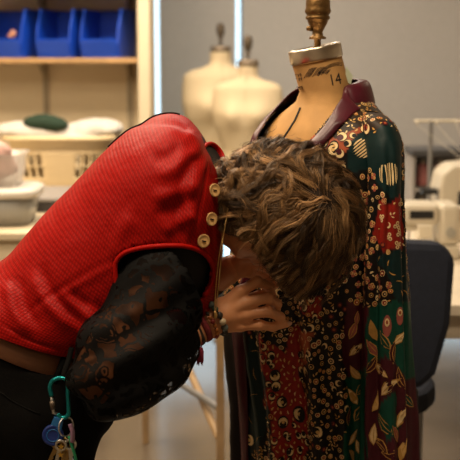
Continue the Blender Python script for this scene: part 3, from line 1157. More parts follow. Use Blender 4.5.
# near sleeve
SLV = [((371, 112), 2.155, 8, .02), ((377, 120), 2.14, 14, .045), ((381, 134), 2.135, 18, .058), ((383.5, 155), 2.13, 19.5, .065), ((384.5, 200), 2.125, 19, .066), ((383.5, 260), 2.12, 22, .066),
       ((383.5, 310), 2.115, 24, .068), ((385, 370), 2.11, 26, .07), ((386.5, 430), 2.105, 27.5, .07), ((388, 500), 2.10, 28, .072), ((389, 560), 2.10, 28, .074)]
SC_ = spline([P(p[0][0], p[0][1], p[1]) for p in SLV], 170)
SR = spline([(p[2] / 505, p[3], 0) for p in SLV], 170)
NS = 150
tt = np.linspace(0, 2 * PI, NS, endpoint=False)
sv = []
for i in range(170):
    s = i / 169
    fold = np.clip((s - .22) / .3, 0, 1)
    wob = .5 * np.sin(5 * tt + 3 * s) + .5 * np.sin(9 * tt + 1 - 4 * s) + .3 * np.sin(14 * tt + 5 * s)
    a, b = SR[i, 0] + .009 * fold * wob, SR[i, 1] + .009 * fold * wob
    sv.append(SC_[i] + np.stack([a * np.cos(tt), b * np.sin(tt), np.zeros(NS)], 1))
sv = np.concatenate(sv)
sv += np.stack([.002 * wnoise(sv, 45, 51), .002 * wnoise(sv, 45, 52), np.zeros(len(sv))], 1)
sf = grid_faces(170, NS)

robe = thing('robe', (AX[0], AX[1], ZN - 1.0), 'long dark patchwork robe printed with ochre flowers, maroon collar, on the tan dress form', 'robe')
SILK = attr_material('printed_silk', 'print', .48, .22, bump=.12)


def circ(r, n, cx=0, cy=0, sx=1, sy=1, rot=0.0):
    a = np.linspace(0, 2 * PI, n, endpoint=False)
    x, y = r * sx * np.cos(a), r * sy * np.sin(a)
    c, s = math.cos(rot), math.sin(rot)
    return [(cx + p * c - q * s, cy + p * s + q * c) for p, q in zip(x, y)]


def leafp(l, w, rot, cx=0, cy=0, bend=.12):
    pts = []
    ts = (0, .2, .45, .75, 1)
    up = [(l * (t - .5), w * math.sin(PI * t ** .85) * .5 + bend * l * math.sin(PI * t)) for t in ts]
    dn = [(l * (t - .5), -w * math.sin(PI * t ** .85) * .5 + bend * l * math.sin(PI * t)) for t in ts[1:-1]][::-1]
    c, s = math.cos(rot), math.sin(rot)
    return [(cx + p * c - q * s, cy + p * s + q * c) for p, q in up + dn]


def moonp(r, rot, cx=0, cy=0):
    a = np.linspace(-2.2, 2.2, 10)
    o = [(r * math.cos(q), r * math.sin(q)) for q in a]
    i = [(r * .72 * math.cos(q) - r * .42, r * .74 * math.sin(q)) for q in a[::-1]]
    c, s = math.cos(rot), math.sin(rot)
    return [(cx + p * c - q * s, cy + p * s + q * c) for p, q in o + i]


def motif(style, R):
    u = R.random
    C = COLR
    rot = R.uniform(0, 2 * PI)
    warm = [C['ochre'], C['cream'], C['gold'], C['ochre']][R.randrange(4)]
    L = []
    if style in ('rings', 'mix', 'flowers') and u() < {'rings': .58, 'mix': .34, 'flowers': .45}[style]:
        r = R.uniform(.0038, .0066)
        sx = R.uniform(.85, 1.15)
        L.append((circ(r, 11, sx=sx), warm, 1))
        L.append((circ(r * .66, 9, sx=sx), [C['rust'], C['dk'], C['red'], C['brown']][R.randrange(4)], 2))
        L.append((circ(r * .28, 6), C['cream'], 3))
    elif style in ('flowers', 'dots') and u() < .75:
        n = 3 if style == 'dots' else R.choice((4, 5))
        r = .0042 if style == 'dots' else .0036
        for k in range(n):
            a = rot + 2 * PI * k / n
            L.append((circ(r, 8, r * 1.15 * math.cos(a), r * 1.15 * math.sin(a)), C['cream'] if style == 'dots' else [C['ochre'], C['pink']][k % 2], 1))
            L.append((circ(r * .45, 6, r * 1.15 * math.cos(a), r * 1.15 * math.sin(a)), C['rust'], 2))
    elif style == 'moons':
        r = R.uniform(.006, .010)
        L.append((circ(r * 1.15, 11), C['dk'] if u() < .5 else C['maroon'], 1))
        L.append((moonp(r, rot), C['cream'], 2))
    elif style == 'leaves':
        return None
    elif style == 'lines' or style == 'plain' or style == 'none':
        return None
    elif style == 'twigs':
        if u() < .5:
            return None
        L.append((leafp(R.uniform(.012, .02), .0025, rot), C['gold'], 1))
    elif style == 'dashes':
        q = u()
        if q < .86:
            L.append((leafp(R.uniform(.007, .0105), R.uniform(.0028, .004), PI / 2 + R.uniform(-.9, .9)), warm, 1))
        else:
            r = R.uniform(.006, .009)
            L.append((circ(r, 11, sy=1.3), C['dk'], 1))
            L.append((moonp(r * .85, rot), C['cream'], 2))
    else:
        q = u()
        if q < .7:
            for k in range(R.choice((1, 2, 3))):
                L.append((leafp(R.uniform(.006, .0095), R.uniform(.0026, .0038), rot + k * 1.1, .004 * math.cos(rot + k * 2.1), .004 * math.sin(rot + k * 2.1)), warm, 1))
        elif q < .86:
            L.append((moonp(R.uniform(.005, .008), rot), C['cream'], 1))
        else:
            L.append((circ(.006, 9), C['maroon'], 1))
            L.append((circ(.003, 7), C['rust'], 2))
    return L


def bigleaf(l, rot, fill, R):
    C = COLR
    b = R.uniform(-.15, .15)
    w = l * .55
    l *= 1.35
    return [(leafp(l, w, rot, bend=b), C['gold'], 1), (leafp(l * .88, w * .74, rot, bend=b * 1.13), fill, 2), (leafp(l * .8, w * .10, rot, bend=b), C['gold'], 3)]


def shellm(l, w, rot):
    C = COLR
    L = []
    for k in range(-3, 4):
        f_ = math.sqrt(1 - (k / 3.7) ** 2)
        y = k * w * .15
        n_ = 9
        up = [(l * f_ * (t - .5), y + w * .046 * min(1, 6 * t, 6 * (1 - t)) + w * .05 * math.sin(PI * t) * k / 4) for t in np.linspace(0, 1, n_)]
        dn = [(l * f_ * (t - .5), y - w * .046 * min(1, 6 * t, 6 * (1 - t)) + w * .05 * math.sin(PI * t) * k / 4) for t in np.linspace(0, 1, n_)][1:-1][::-1]
        c_, s_ = math.cos(rot), math.sin(rot)
        for i in range(n_ - 2):
            q = [up[i], up[i + 1], (up[i + 1][0], 2 * (y + w * .05 * math.sin(PI * (i + 1) / (n_ - 1)) * k / 4) - up[i + 1][1]), (up[i][0], 2 * (y + w * .05 * math.sin(PI * i / (n_ - 1)) * k / 4) - up[i][1])]
            L.append(([(a * c_ - b * s_, a * s_ + b * c_) for a, b in q], C['cream'], 2))
    return L


STEP = {'rings': .0112, 'mix': .0105, 'flowers': .0130, 'dots': .0175, 'moons': .018, 'leaves': .03, 'dashes': .0095, 'twigs': .02, 'lines': .03, 'plain': .03, 'none': .03}


def printed(name, v, f, parent, specials, seed):
    R = random.Random(seed)
    bv = BVHTree.FromPolygons([tuple(q) for q in v], [tuple(q) for q in f])
    reg = region_of(v)
    col = np.array([COLR[REG[r][1]] for r in reg])
    vs, cs = [v], [col]
    fs = [tuple(q) for q in f.tolist()]
    nb = len(v)
    extra_v, extra_c = [], []

    def place(p, n, L, upv=np.array([0, 0, 1.0])):
        nonlocal nb
        n = n / (np.linalg.norm(n) + 1e-9)
        t = np.cross(upv, n)
        t /= np.linalg.norm(t) + 1e-9
        b = np.cross(n, t)
        for poly, c, lay in L:
            ids = []
            for x, y in poly:
                q = p + t * x + b * y
                h = bv.find_nearest(Vector(q))
                nn = np.array(h[1])
                if nn @ n < 0:
                    nn = -nn
                extra_v.append(np.array(h[0]) + nn * (.0005 * lay + .0003))
                extra_c.append(c)
                ids.append(nb)
                nb += 1
            fs.append(tuple(ids))

    a, b_, c_ = v[f[:, 0]], v[f[:, 1]], v[f[:, 3]]
    area = np.linalg.norm(np.cross(b_ - a, c_ - a), axis=1)
    cen = v[f].mean(1)
    nrm = np.cross(v[f[:, 2]] - v[f[:, 0]], v[f[:, 3]] - v[f[:, 1]])
    out = cen - np.array([v[:, 0].mean(), v[:, 1].mean(), 0])
    out[:, 2] = 0
    flip = (nrm * out).sum(1) < 0
    nrm[flip] *= -1
    ok = cen[:, 2] > ZN - .92
    pr = area * ok
    pick = RNG.choice(len(f), 26000, p=pr / pr.sum())
    cell = {}
    spots = []
    for p, n, L, rad in specials(bv):
        place(p, n, L)
        spots.append((p, rad))
    SP = np.array([s[0] for s in spots]) if spots else np.zeros((0, 3))
    SRd = np.array([s[1] for s in spots]) if spots else np.zeros(0)
    fr = region_of(cen)
    for i in pick:
        st = REG[fr[i]][2]
        if st in ('none', 'plain', 'lines', 'leaves'):
            continue
        d = STEP[st] * R.uniform(.8, 1.05)
        p = cen[i]
        if len(SP) and (np.linalg.norm(SP - p, axis=1) < SRd).any():
            continue
        key = tuple(np.floor(p / .012).astype(int))
        bad = False
        for dx in (-2, -1, 0, 1, 2):
            for dy in (-2, -1, 0, 1, 2):
                for dz_ in (-2, -1, 0, 1, 2):
                    for q, dd in cell.get((key[0] + dx, key[1] + dy, key[2] + dz_), ()):
                        if ((q - p) ** 2).sum() < max(d, dd) ** 2:
                            bad = True
                            break
                    if bad:
                        break
                if bad:
                    break
            if bad:
                break
        if bad:
            continue
        L = motif(st, R)
        if not L:
            continue
        cell.setdefault(key, []).append((p, d))
        place(p, nrm[i], L)
    V = np.vstack([v, np.array(extra_v)]) if extra_v else v
    Cc = np.vstack([col, np.array(extra_c)]) if extra_c else col
    return mesh_obj(name, V, fs, SILK, parent, True, col=Cc)


def sp_at(bv, px, py, L, rad):
    h, n = cast(px, py, bv)
    if h is None:
        return []
    if n @ (h - CAM) > 0:
        n = -n
    return [(h, n, L, rad)]


def body_specials(bv):
    R = random.Random(3)
    C = COLR
    o = sp_at(bv, 363, 148, shellm(.044, .034, .62), .024)
    for px, py, r in ((322, 142, .012), (333, 150, .010), (306, 372, .011), (300, 414, .013), (282, 402, .010), (334, 146, .008), (250, 440, .012), (275, 376, .010), (283, 422, .010), (276, 386, .009), (318, 432, .012)):
        o += sp_at(bv, px, py, [(circ(r * 1.2, 12, sy=1.2), C['dk'], 1), (moonp(r, R.uniform(0, 6)), C['cream'], 2), (circ(r * .35, 8), C['ochre'], 3)], r * 1.5)
    for px, py, l, rot, fl in ((353, 330, .030, 1.2, 'pink'), (358, 350, .032, .6, 'cream'), (352, 396, .034, 2.2, 'cream'), (360, 412, .034, 1.1, 'green'), (352, 436, .034, .7, 'cream'), (360, 448, .030, 2.0, 'cream'), (356, 372, .03, 2.3, 'ochre'), (357, 318, .022, 1.5, 'pink'), (349, 416, .03, 1.4, 'maroon'), (362, 388, .03, .8, 'green'), (351, 456, .03, 2.2, 'ochre')):
        o += sp_at(bv, px, py, bigleaf(l, rot, C[fl], R), .02)
    for k in range(5):
        o += sp_at(bv, 254 + R.uniform(-4, 5), 352 + 22 * k, [(leafp(.03, .0014, PI / 2 * (k % 2) + .2 * k), C['gold'], 1)], .02)
    return o


def sleeve_specials(bv):
    R = random.Random(5)
    C = COLR
    o = sp_at(bv, 390, 173, shellm(.052, .034, PI / 2 + .1), .024)
    for px, py, r in ((387, 326, .0085), (400, 316, .007)):
        o += sp_at(bv, px, py, [(circ(r, 14, sy=2.6), C['pink'], 1), (circ(r * .62, 12, cy=.007, sy=1.6), C['cream'], 2), (circ(r * .34, 9, cy=.007, sy=1.6), C['rust'], 3)], .018)
    for px, py, l, rot, fl in ((373, 348, .036, 2.3, 'pink'), (374, 330, .034, 1.9, 'gold'), (380, 372, .040, -.3, 'cream'), (394, 352, .036, 1.4, 'maroon'), (390, 388, .042, .7, 'cream'), (402, 378, .036, 1.9, 'maroon'), (376, 400, .036, 1.2, 'ochre'),
                               (399, 418, .042, .9, 'cream'), (386, 424, .04, 2.4, 'green'), (374, 434, .034, 1.5, 'cream'), (405, 450, .038, 1.2, 'ochre'), (390, 452, .036, .3, 'maroon'), (400, 338, .030, .7, 'cream'), (371, 364, .034, .9, 'maroon'), (384, 340, .034, 2.2, 'green'), (408, 400, .034, 2.3, 'green'), (380, 446, .036, 2.7, 'maroon'), (395, 434, .03, 1.9, 'pink')):
        o += sp_at(bv, px, py, bigleaf(l, rot, C[fl], R), .02)
    return o


printed('body_panel', rv, rf, robe, body_specials, 11)
printed('sleeve', sv, sf, robe, sleeve_specials, 12)

# maroon satin collar and front band: a strip from the far lapel round the neck to the near front edge
MAROON = mat('maroon_satin', (.055, .004, .011), .36, var=.2, scale=30, bump=.25, bscale=45, spec=.35)


def edge(sign):
    a, b, m = [], [], []
    for dz in np.concatenate([np.linspace(-1.0 if sign > 0 else -.30, -.14, 60), np.linspace(-.135, -.012, 40)]):
        al = alpha(dz)
        W = np.interp(-dz, RZS, [s[1] for s in RS])
        if sign < 0:
            al = max(al, math.radians(6))
        dphi = .041 / (W * .9 + .02)
        w = np.clip((-dz - .012) / .05, 0, 1)
        a.append(robe_pt(sign * al, dz, .004) + np.array([0, 0, .012 * (1 - w)]))
        m.append(robe_pt(sign * (al + dphi * .5), dz - .004 * (1 - w), .013))
        b.append(robe_pt(sign * (al + dphi), dz - .012 * (1 - w), .006))
    return a, m, b


def back():
    a, m, b = [], [], []
    for s in np.linspace(0, 1, 60):
        phi = math.radians(70) + s * (2 * PI - 2 * math.radians(70))
        up = math.sin(PI * s) ** .5
        a.append(robe_pt(phi, 0, -.012 * up) + np.array([0, 0, .010 + .018 * up]))
        m.append(robe_pt(phi, 0, .012 + .004 * up) + np.array([0, 0, .012 + .014 * up]))
        b.append(robe_pt(phi, -.012, .014) + np.array([0, 0, -.012]))
    return a, m, b


e1, bk, e2 = edge(1), back(), edge(-1)
A = [np.array(x1 + x2 + x3[::-1]) for x1, x2, x3 in zip(e1, bk, e2)]
A = [spline(q[::2], 260) for q in A]
cv = np.stack(A, 1)
cv = np.concatenate([cv[:, :1], cv[:, :1] * .5 + cv[:, 1:2] * .5 + 0, cv[:, 1:2], cv[:, 1:2] * .5 + cv[:, 2:] * .5, cv[:, 2:]], 1).reshape(-1, 3)
mesh_obj('collar', cv, grid_faces(260, 5, False), MAROON, robe, True, solid=.004, subsurf=1)

# ================================================================== the person
SKIN = mat('skin', (.64, .285, .135), .45, var=.08, scale=18, bump=.06, bscale=160, spec=.4)
setin(SKIN.node_tree.nodes['Principled BSDF'], 'Subsurface Weight', .08)
setin(SKIN.node_tree.nodes['Principled BSDF'], 'Subsurface Radius', (.01, .004, .002))
VEST = vest_material()
LACE = lace_material()
BLACKC = mat('black_twill', (.005, .0046, .0044), .85, var=.15, scale=30, bump=.15, bscale=200, spec=.05)
LEATHER = mat('brown_leather', (.17, .066, .030), .5, var=.15, scale=9, bump=.08)
px_ = 1 / 540.0

pr0 = P(30, 380, 2.0)
person = thing('person', (pr0[0], 2.0, 0), 'person in red sleeveless vest and black lace sleeves bending over to pin the robe', 'person')

# --- head frame
HC = P(285, 211, 1.955)
U = np.array([.92, -.16, -.22])
U /= np.linalg.norm(U)
Fc = np.array([-.12, .30, -.95])
Fc -= U * (Fc @ U)
Fc /= np.linalg.norm(Fc)
Sd = np.cross(U, Fc)
if Sd[1] > 0:
    Sd = -Sd      # towards the camera: the right side of the head
HA = np.array([U, Fc, Sd])
hp = lambda u, f, s: HC + u * U + f * Fc + s * Sd


def arm(sh, elb, wr, hand=True):
    return [cone(sh, elb, .060, .050), cone(elb, elb * .7 + wr * .3, .048, .044), cone(elb * .7 + wr * .3, wr, .042, .0265)]


SH = P(163, 250, 1.90)
EL = P(106, 372, 1.79)
WR = P(206, 325, 1.925)
SH2 = P(160, 190, 2.13)
EL2 = P(172, 300, 2.22)
WR2 = P(232, 268, 2.08)
HIPC = P(30, 392, 2.0)
CH = P(128, 228, 2.0)
WA = P(45, 330, 2.0)
body = [
    ell(HC, HA, (.112, .096, .077)),
    ell(hp(-.055, .045, 0), HA, (.062, .055, .058)),           # face and jaw
    ell(hp(-.098, .070, 0), HA, (.022, .020, .026)),           # chin
    cone(hp(.005, .092, 0), hp(-.030, .112, 0), .008, .0125),  # nose
    ell(hp(.022, .088, .030), HA, (.010, .012, .022)), ell(hp(.022, .088, -.030), HA, (.010, .012, .022)),   # brows
    ell(hp(-.058, .098, 0), HA, (.0055, .007, .022)), ell(hp(-.068, .096, 0), HA, (.006, .007, .019)),       # lips
    ell(hp(-.020, -.002, .080), HA, (.028, .016, .008)), ell(hp(-.020, -.002, -.080), HA, (.028, .016, .008)),   # ears
    cone(P(194, 192, 2.0), hp(-.050, -.012, 0), .052, .050),   # neck
    cone(P(170, 200, 2.0), P(194, 190, 2.0), .07, .05),
    ell(CH, [(.66, 0, .75), (0, 1, 0), (.75, 0, -.66)], (.15, .145, .10)),
    ell(P(95, 270, 2.0), [(.66, 0, .75), (0, 1, 0), (.75, 0, -.66)], (.16, .14, .10)),
    ell(WA, I3, (.135, .145, .12)), ell(HIPC, I3, (.145, .165, .12)),
    cone(P(158, 200, 1.97), SH, .06, .05), cone(P(160, 190, 2.05), SH2, .07, .05),
] + arm(SH, EL, WR) + arm(SH2, EL2, WR2)
RH = np.array([HIPC[0] + .02, 1.915, HIPC[2] - .03])
LH = np.array([HIPC[0] - .01, 2.09, HIPC[2] - .03])
RK = np.array([RH[0] + .01, 1.91, .49])
LK = np.array([LH[0] + .0, 2.12, .49])
RA = np.array([RH[0] - .05, 1.90, .10])
LA = np.array([LH[0] - .10, 2.14, .10])
for h, k, a in ((RH, RK, RA), (LH, LK, LA)):
    body += [cone(h, k, .078, .054), cone(k, a, .054, .036), cone(a + [0, 0, -.05], a + [.15, 0, -.065], .032, .026)]
bv, bf = blob(body, .0052, .022)


def hand(chains, palm, h=.0019):
    prims = list(palm)
    for pts, rad in chains:
        for i in range(len(pts) - 1):
            prims.append(cone(pts[i], pts[i + 1], rad[i], rad[i + 1]))
    return blob(prims, h, .006)


def pc(*q):
    return [P(x, y, Y) for x, y, Y in q]


RR = [.0104, .0096, .0086, .0072]
right = [
    (pc((240, 292, 1.932), (257, 281.5, 1.942), (269, 286, 1.968), (273, 297, 1.985)), RR),
    (pc((246, 303, 1.925), (268, 297.5, 1.928), (277, 304, 1.955), (276.5, 312, 1.975)), RR),
    (pc((246, 314.5, 1.925), (268, 311.5, 1.925), (280, 317, 1.950), (281, 324, 1.972)), RR),
    (pc((240, 325.5, 1.930), (260, 325, 1.928), (273, 327, 1.945), (287, 324, 1.962)), [.0100, .0090, .0078, .0064]),
    (pc((224, 308, 1.950), (244, 300, 1.975), (260, 295, 1.990), (271, 297, 1.996)), [.0125, .0105, .009, .0075]),
]
rp_ = [cone(WR, P(226, 315, 1.928), .0265, .0225), cone(P(224, 308, 1.93), right[0][0][0], .017, .0125), cone(P(224, 313, 1.926), right[1][0][0], .017, .0115),
       cone(P(224, 318, 1.927), right[2][0][0], .017, .011), cone(P(222, 324, 1.932), right[3][0][0], .0175, .0115), cone(P(222, 306, 1.937), right[4][0][0], .017, .0125), cone(P(190, 331.5, 1.905), WR, .027, .0262)]
hv, hf = hand(right, rp_)
left = [
    (pc((252, 258, 2.06), (267, 261, 2.05), (277, 270, 2.04), (279, 280, 2.03)), RR),
    (pc((252, 263, 2.075), (267, 267, 2.07), (276, 276, 2.06), (276, 285, 2.045)), RR),
    (pc((251, 268, 2.085), (264, 273, 2.085), (272, 281, 2.08), (272, 289, 2.065)), RR),
    (pc((249, 272, 2.09), (260, 277, 2.095), (266, 284, 2.09), (266, 290, 2.08)), [.009, .008, .007, .006]),
    (pc((243, 256, 2.06), (257, 257, 2.03), (270, 266, 2.02), (277, 278, 2.02)), [.0125, .0105, .009, .0075]),
]
lp_ = [cone(WR2, P(242, 266, 2.075), .0255, .020)] + [cone(P(240, 263 + 2 * k, 2.075), left[k][0][0], .017, .0115) for k in range(4)] + [cone(P(238, 262, 2.07), left[4][0][0], .016, .0125)]
h2v, h2f = hand(left, lp_)
allv = np.vstack([bv, hv, h2v])
allf = np.vstack([bf, hf + len(bv), h2f + len(bv) + len(hv)])
mesh_obj('body', allv, allf, SKIN, person, True)
NAILM = mat('fingernail', (.58, .33, .24), .3)
for (pts, rad) in right[:4]:
    d = pts[-1] - pts[-2]
    d /= np.linalg.norm(d)
    nrm = np.cross(d, [0, .0, 1.0])
    nrm = CAM - pts[-1]
    nrm -= d * (nrm @ d)
    nrm /= np.linalg.norm(nrm)
    v, f = blob([ell(pts[-1] + nrm * rad[-1] * .86 + d * .002, [d, np.cross(nrm, d), nrm], (.0058, .0045, .0016))], .0009, .002)
    mesh_obj('fingernail', v, f, NAILM, person, True)
EYEW = mat('eye_white', (.8, .78, .74), .2)
IRIS = mat('iris', (.06, .035, .02), .2)
for sg in (1, -1):
    e = hp(.006, .0855, .030 * sg)
    ew = MB().lathe([(.0001, -.011), (.006, -.0095), (.0105, -.004), (.0112, 0), (.0105, .004), (.006, .0095), (.0001, .011)], e, 16, Fc).build('eye', EYEW, person, True)
    MB().lathe([(.0001, .0098), (.0052, .0098), (.004, .0108), (.0001, .0112)], e, 14, Fc).build('iris', IRIS, ew, True)

# --- trousers and belt
WC = P(33, 337, 2.0)
WN = np.array([.385, 0, .923])
WN /= np.linalg.norm(WN)
pants = [ell(WC + [0, 0, -.03], I3, (.165, .172, .14)), ell(HIPC, I3, (.175, .185, .14))]
for h, k, a in ((RH, RK, RA), (LH, LK, LA)):
    pants += [cone(h, k, .094, .074), cone(k, a + [0, 0, .0], .074, .068), cone(h + [.03, 0, .03], h + [.02, 0, -.12], .09, .085)]
v, f = blob(pants, .007, .03, cuts=[(WC + WN * .0, WN), (np.array([0, 0, .055]), (0, 0, -1))])
n = vnormals(v, f)
v += n * (.004 * wnoise(v * [1, 1, .6], 38, 77))[:, None]
tr = mesh_obj('trousers', v, f, BLACKC, person, True)
tbvh = BVHTree.FromPolygons([tuple(q) for q in v], [tuple(q) for q in f])
# pocket welt and seam lying on the cloth
for pts in ([(0, 392), (14, 402), (30, 410), (40, 414)], [(5, 352), (-4, 385)]):
    q = []
    for x, y in pts:
        h, nn = cast(x, y, tbvh)
        if h is not None:
            q.append(h)
    if len(q) > 1:
        MB().tube(spline(q, 14), .0016, 5).build('seam', BLACKC, tr, True)
bt = []
tx = np.array([WN[2], 0, -WN[0]])
tb = np.linspace(0, 2 * PI, 72, endpoint=False)
for z, ex in ((-.004, .004), (-.002, .007), (.026, .001), (.034, -.004)):
    bt.append(WC + WN * z + ((.160 + ex) * np.cos(tb))[:, None] * tx + ((.168 + ex) * np.sin(tb))[:, None] * np.array([0, 1, 0]))
belt = mesh_obj('belt', np.concatenate(bt), grid_faces(4, 72), LEATHER, person, True, solid=.004)
for a in (-1.12, -1.95):
    c = WC + .174 * math.cos(a) * tx + .182 * math.sin(a) * np.array([0, 1, 0]) * .97
    MB().tube([c - WN * .020, c + WN * .036], .0065, 8).build('belt_loop', BLACKC, tr, True)
# shoes
SHOE = mat('black_shoe', (.015, .014, .013), .4)
SOLE = mat('dark_sole', (.04, .035, .03), .7)
for a in (RA, LA):
    v, f = blob([cone(a + [0, 0, .0], a + [-.005, 0, -.045], .048, .046), cone(a + [.0, 0, -.045], a + [.16, 0, -.055], .046, .036)], .006, .03, cuts=[(np.array([0, 0, .018]), (0, 0, -1))])
    s = mesh_obj('shoe', v, f, SHOE, person, True)
    t_ = np.linspace(0, 2 * PI, 28, endpoint=False)
    MB().prism([(a[0] + .075 + .135 * math.cos(q), a[1] + .048 * math.sin(q), .001) for q in t_], (0, 0, .021)).build('sole', SOLE, s)

# --- vest: rings from the hem to the collar
VS = [((-44, 291), (118, 348), .180), ((-28, 276), (132, 347), .180), ((6, 257), (163, 344), .180), ((44, 216), (194, 336), .183), ((82, 175), (211, 312), .186), ((116, 141), (218, 284), .188),
      ((143, 122), (222, 252), .182), ((168, 114), (222.5, 224), .165), ((187, 118), (222, 199), .125), ((200, 133), (221.5, 181), .080), ((204, 144), (221, 173), .056), ((205, 146), (221, 168), .050)]
NV, RV = 180, 220
Bp = spline([P(b[0], b[1], 2.0) for b, f_, d in VS], RV)
Fp = spline([P(f_[0], f_[1], 2.0) for b, f_, d in VS], RV)
dd = spline([(d, 0, 0) for b, f_, d in VS], RV)[:, 0]
ta = np.linspace(0, 2 * PI, NV, endpoint=False)
ee = 2.35
ca = np.sign(np.cos(ta)) * np.abs(np.cos(ta)) ** (2 / ee)
sa = np.sign(np.sin(ta)) * np.abs(np.sin(ta)) ** (2 / ee)
vv = []
for i in range(RV):
    c, ax = (Bp[i] + Fp[i]) / 2, (Fp[i] - Bp[i]) / 2
    vv.append(c + ca[:, None] * ax + (sa * dd[i])[:, None] * np.array([0, 1, 0]))
    k = max(0, (i / (RV - 1) - .86) / .14) ** 1.3            # the collar opens towards the room
    vv[-1] = vv[-1] + (sa * k * .015)[:, None] * np.array([.80, 0, .58])
vv = np.concatenate(vv)
vf = grid_faces(RV, NV)
nn = vnormals(vv, vf)
cen = np.repeat((Bp + Fp) / 2, NV, axis=0)
sgn = np.sign((nn * (vv - cen)).sum(1))
nn *= sgn[:, None]
# arc-length coordinates for the weave
VG = vv.reshape(RV, NV, 3)
dl = np.linalg.norm(np.roll(VG, -1, 1) - VG, axis=2)
us = np.cumsum(dl, 1) - dl
us = us - us[:, [int(NV * .75)]]
vs_ = np.concatenate([[0], np.cumsum(np.linalg.norm(np.diff(VG[:, int(NV * .75)], axis=0), axis=1))])
uv = np.stack([us, np.repeat(vs_[:, None], NV, 1)], -1).reshape(-1, 2)
pp = proj(vv)
near = nn @ (-CF) > -.1


def crease(poly, w, amp):
    """Ridge (amp > 0) or groove along a line on the near side of the cloth; w in photo units."""
    global vv
    poly = spline([(x, y, 0) for x, y in poly], 30)[:, :2]
    best = np.full(len(pp), 1e9)
    tpos = np.zeros(len(pp))
    for i in range(len(poly) - 1):
        a, b = poly[i], poly[i + 1]
        ab = b - a
        t = np.clip(((pp - a) @ ab) / (ab @ ab), 0, 1)
        d = np.linalg.norm(pp - a - t[:, None] * ab, axis=1)
        m = d < best
        best[m] = d[m]
        tpos[m] = (i + t[m]) / (len(poly) - 1)
    fade = np.clip(np.minimum(tpos, 1 - tpos) * 5, 0, 1)
    vv = vv + nn * (amp * (.85 if w > 3 else 1) * np.exp(-(best / (w * (1.25 if w > 3 else 1))) ** 2) * near * fade)[:, None]


small = np.clip((dd - .05) / .08, 0, 1)
vv = vv + nn * (np.repeat(small, NV) * (.0045 * wnoise(vv, 22, 61, 3)))[:, None]
crease([(118, 258), (90, 272), (49, 296), (20, 318)], 2.2, -.0035)      # side seam
crease([(118, 262), (90, 277), (52, 300)], 2.5, .003)
crease([(40, 262), (46, 285), (62, 305), (90, 325)], 5, -.008)
crease([(33, 268), (40, 292), (58, 314), (84, 336)], 5, .009)
crease([(60, 292), (80, 312), (104, 322)], 4, .007)
crease([(66, 288), (88, 305), (110, 308)], 4, -.006)
crease([(8, 280), (14, 310), (30, 335)], 5, .008)
crease([(18, 275), (24, 305), (40, 330)], 5, -.007)
crease([(210, 150), (196, 178), (190, 205), (196, 240)], 5, .008)
crease([(200, 152), (184, 180), (178, 215), (184, 244)], 6, -.008)
crease([(196, 180), (178, 192), (150, 198)], 5, .007)
crease([(198, 196), (180, 206), (152, 216)], 5, -.007)
crease([(196, 212), (178, 224), (160, 232)], 4, .007)
crease([(192, 150), (176, 168), (156, 178)], 5, .006)
crease([(182, 142), (168, 155), (150, 160)], 5, -.006)
crease([(115, 262), (120, 235), (136, 215)], 6, .006)
crease([(108, 310), (100, 330), (92, 348)], 6, -.010)
crease([(94, 300), (90, 322), (84, 345)], 5, .008)
crease([(0, 322), (18, 334), (35, 343), (60, 350), (85, 354)], 2.0, -.003)   # hem stitching
crease([(207, 152), (204, 190), (194, 232), (190, 250)], 1.6, -.0035)        # front band edge
crease([(126, 128), (150, 122), (180, 124), (200, 140)], 3.0, -.004)         # yoke seam
crease([(186, 128), (196, 145), (192, 160)], 5, .008)
ARM = [(120, 300), (117.5, 264), (124, 255), (137, 249.5), (152, 247.5), (168, 246.5), (184, 247), (197, 250.5), (207, 258), (212, 268), (210, 282), (203, 296), (188, 308), (150, 312), (122, 304)]
ppv = proj(vv)
hole = inside(ARM, ppv) & (nn @ (-CF) > 0) & (vv[:, 1] < 2.0)
vf_full = vf
vf = vf[~hole[vf].any(1)]
vest = mesh_obj('vest', vv, vf, VEST, person, True, solid=.004, uv=uv)
vbvh = BVHTree.FromPolygons([tuple(q) for q in vv], [tuple(q) for q in vf_full])
# black lining seen down the collar, and the dark piping on the far shoulder
lin_ = []
for i in range(0, RV, 4):
    if i / RV > .965:
        break
    c = (Bp[i] + Fp[i]) / 2
    lin_.append(c + (VG[i] - c) * (.88 if i / RV < .88 else .93))
c = lin_[-1].mean(0)
lin_.append(c + (lin_[-1] - c) * .8)
lin_.append(c + (lin_[-1] - c) * .05)
mesh_obj('blouse', np.concatenate(lin_), grid_faces(len(lin_), NV), mat('black_lining', (.006, .0055, .005), .8), person, True)
# collar edge and piping
ring_ = VG[-1]
MB().tube(ring_, .0035, 8, True).build('collar_edge', VEST, vest, True)
VG2 = vv.reshape(RV, NV, 3)
pb = proj(VG2[:, int(NV * .5)])
rows = [i for i in range(RV) if 108 < pb[i, 0] < 182][::4]
MB().tube(spline([VG2[i, int(NV * .5)] for i in rows], 60), .0030, 8).build('shoulder_piping', BLACKC, vest, True)
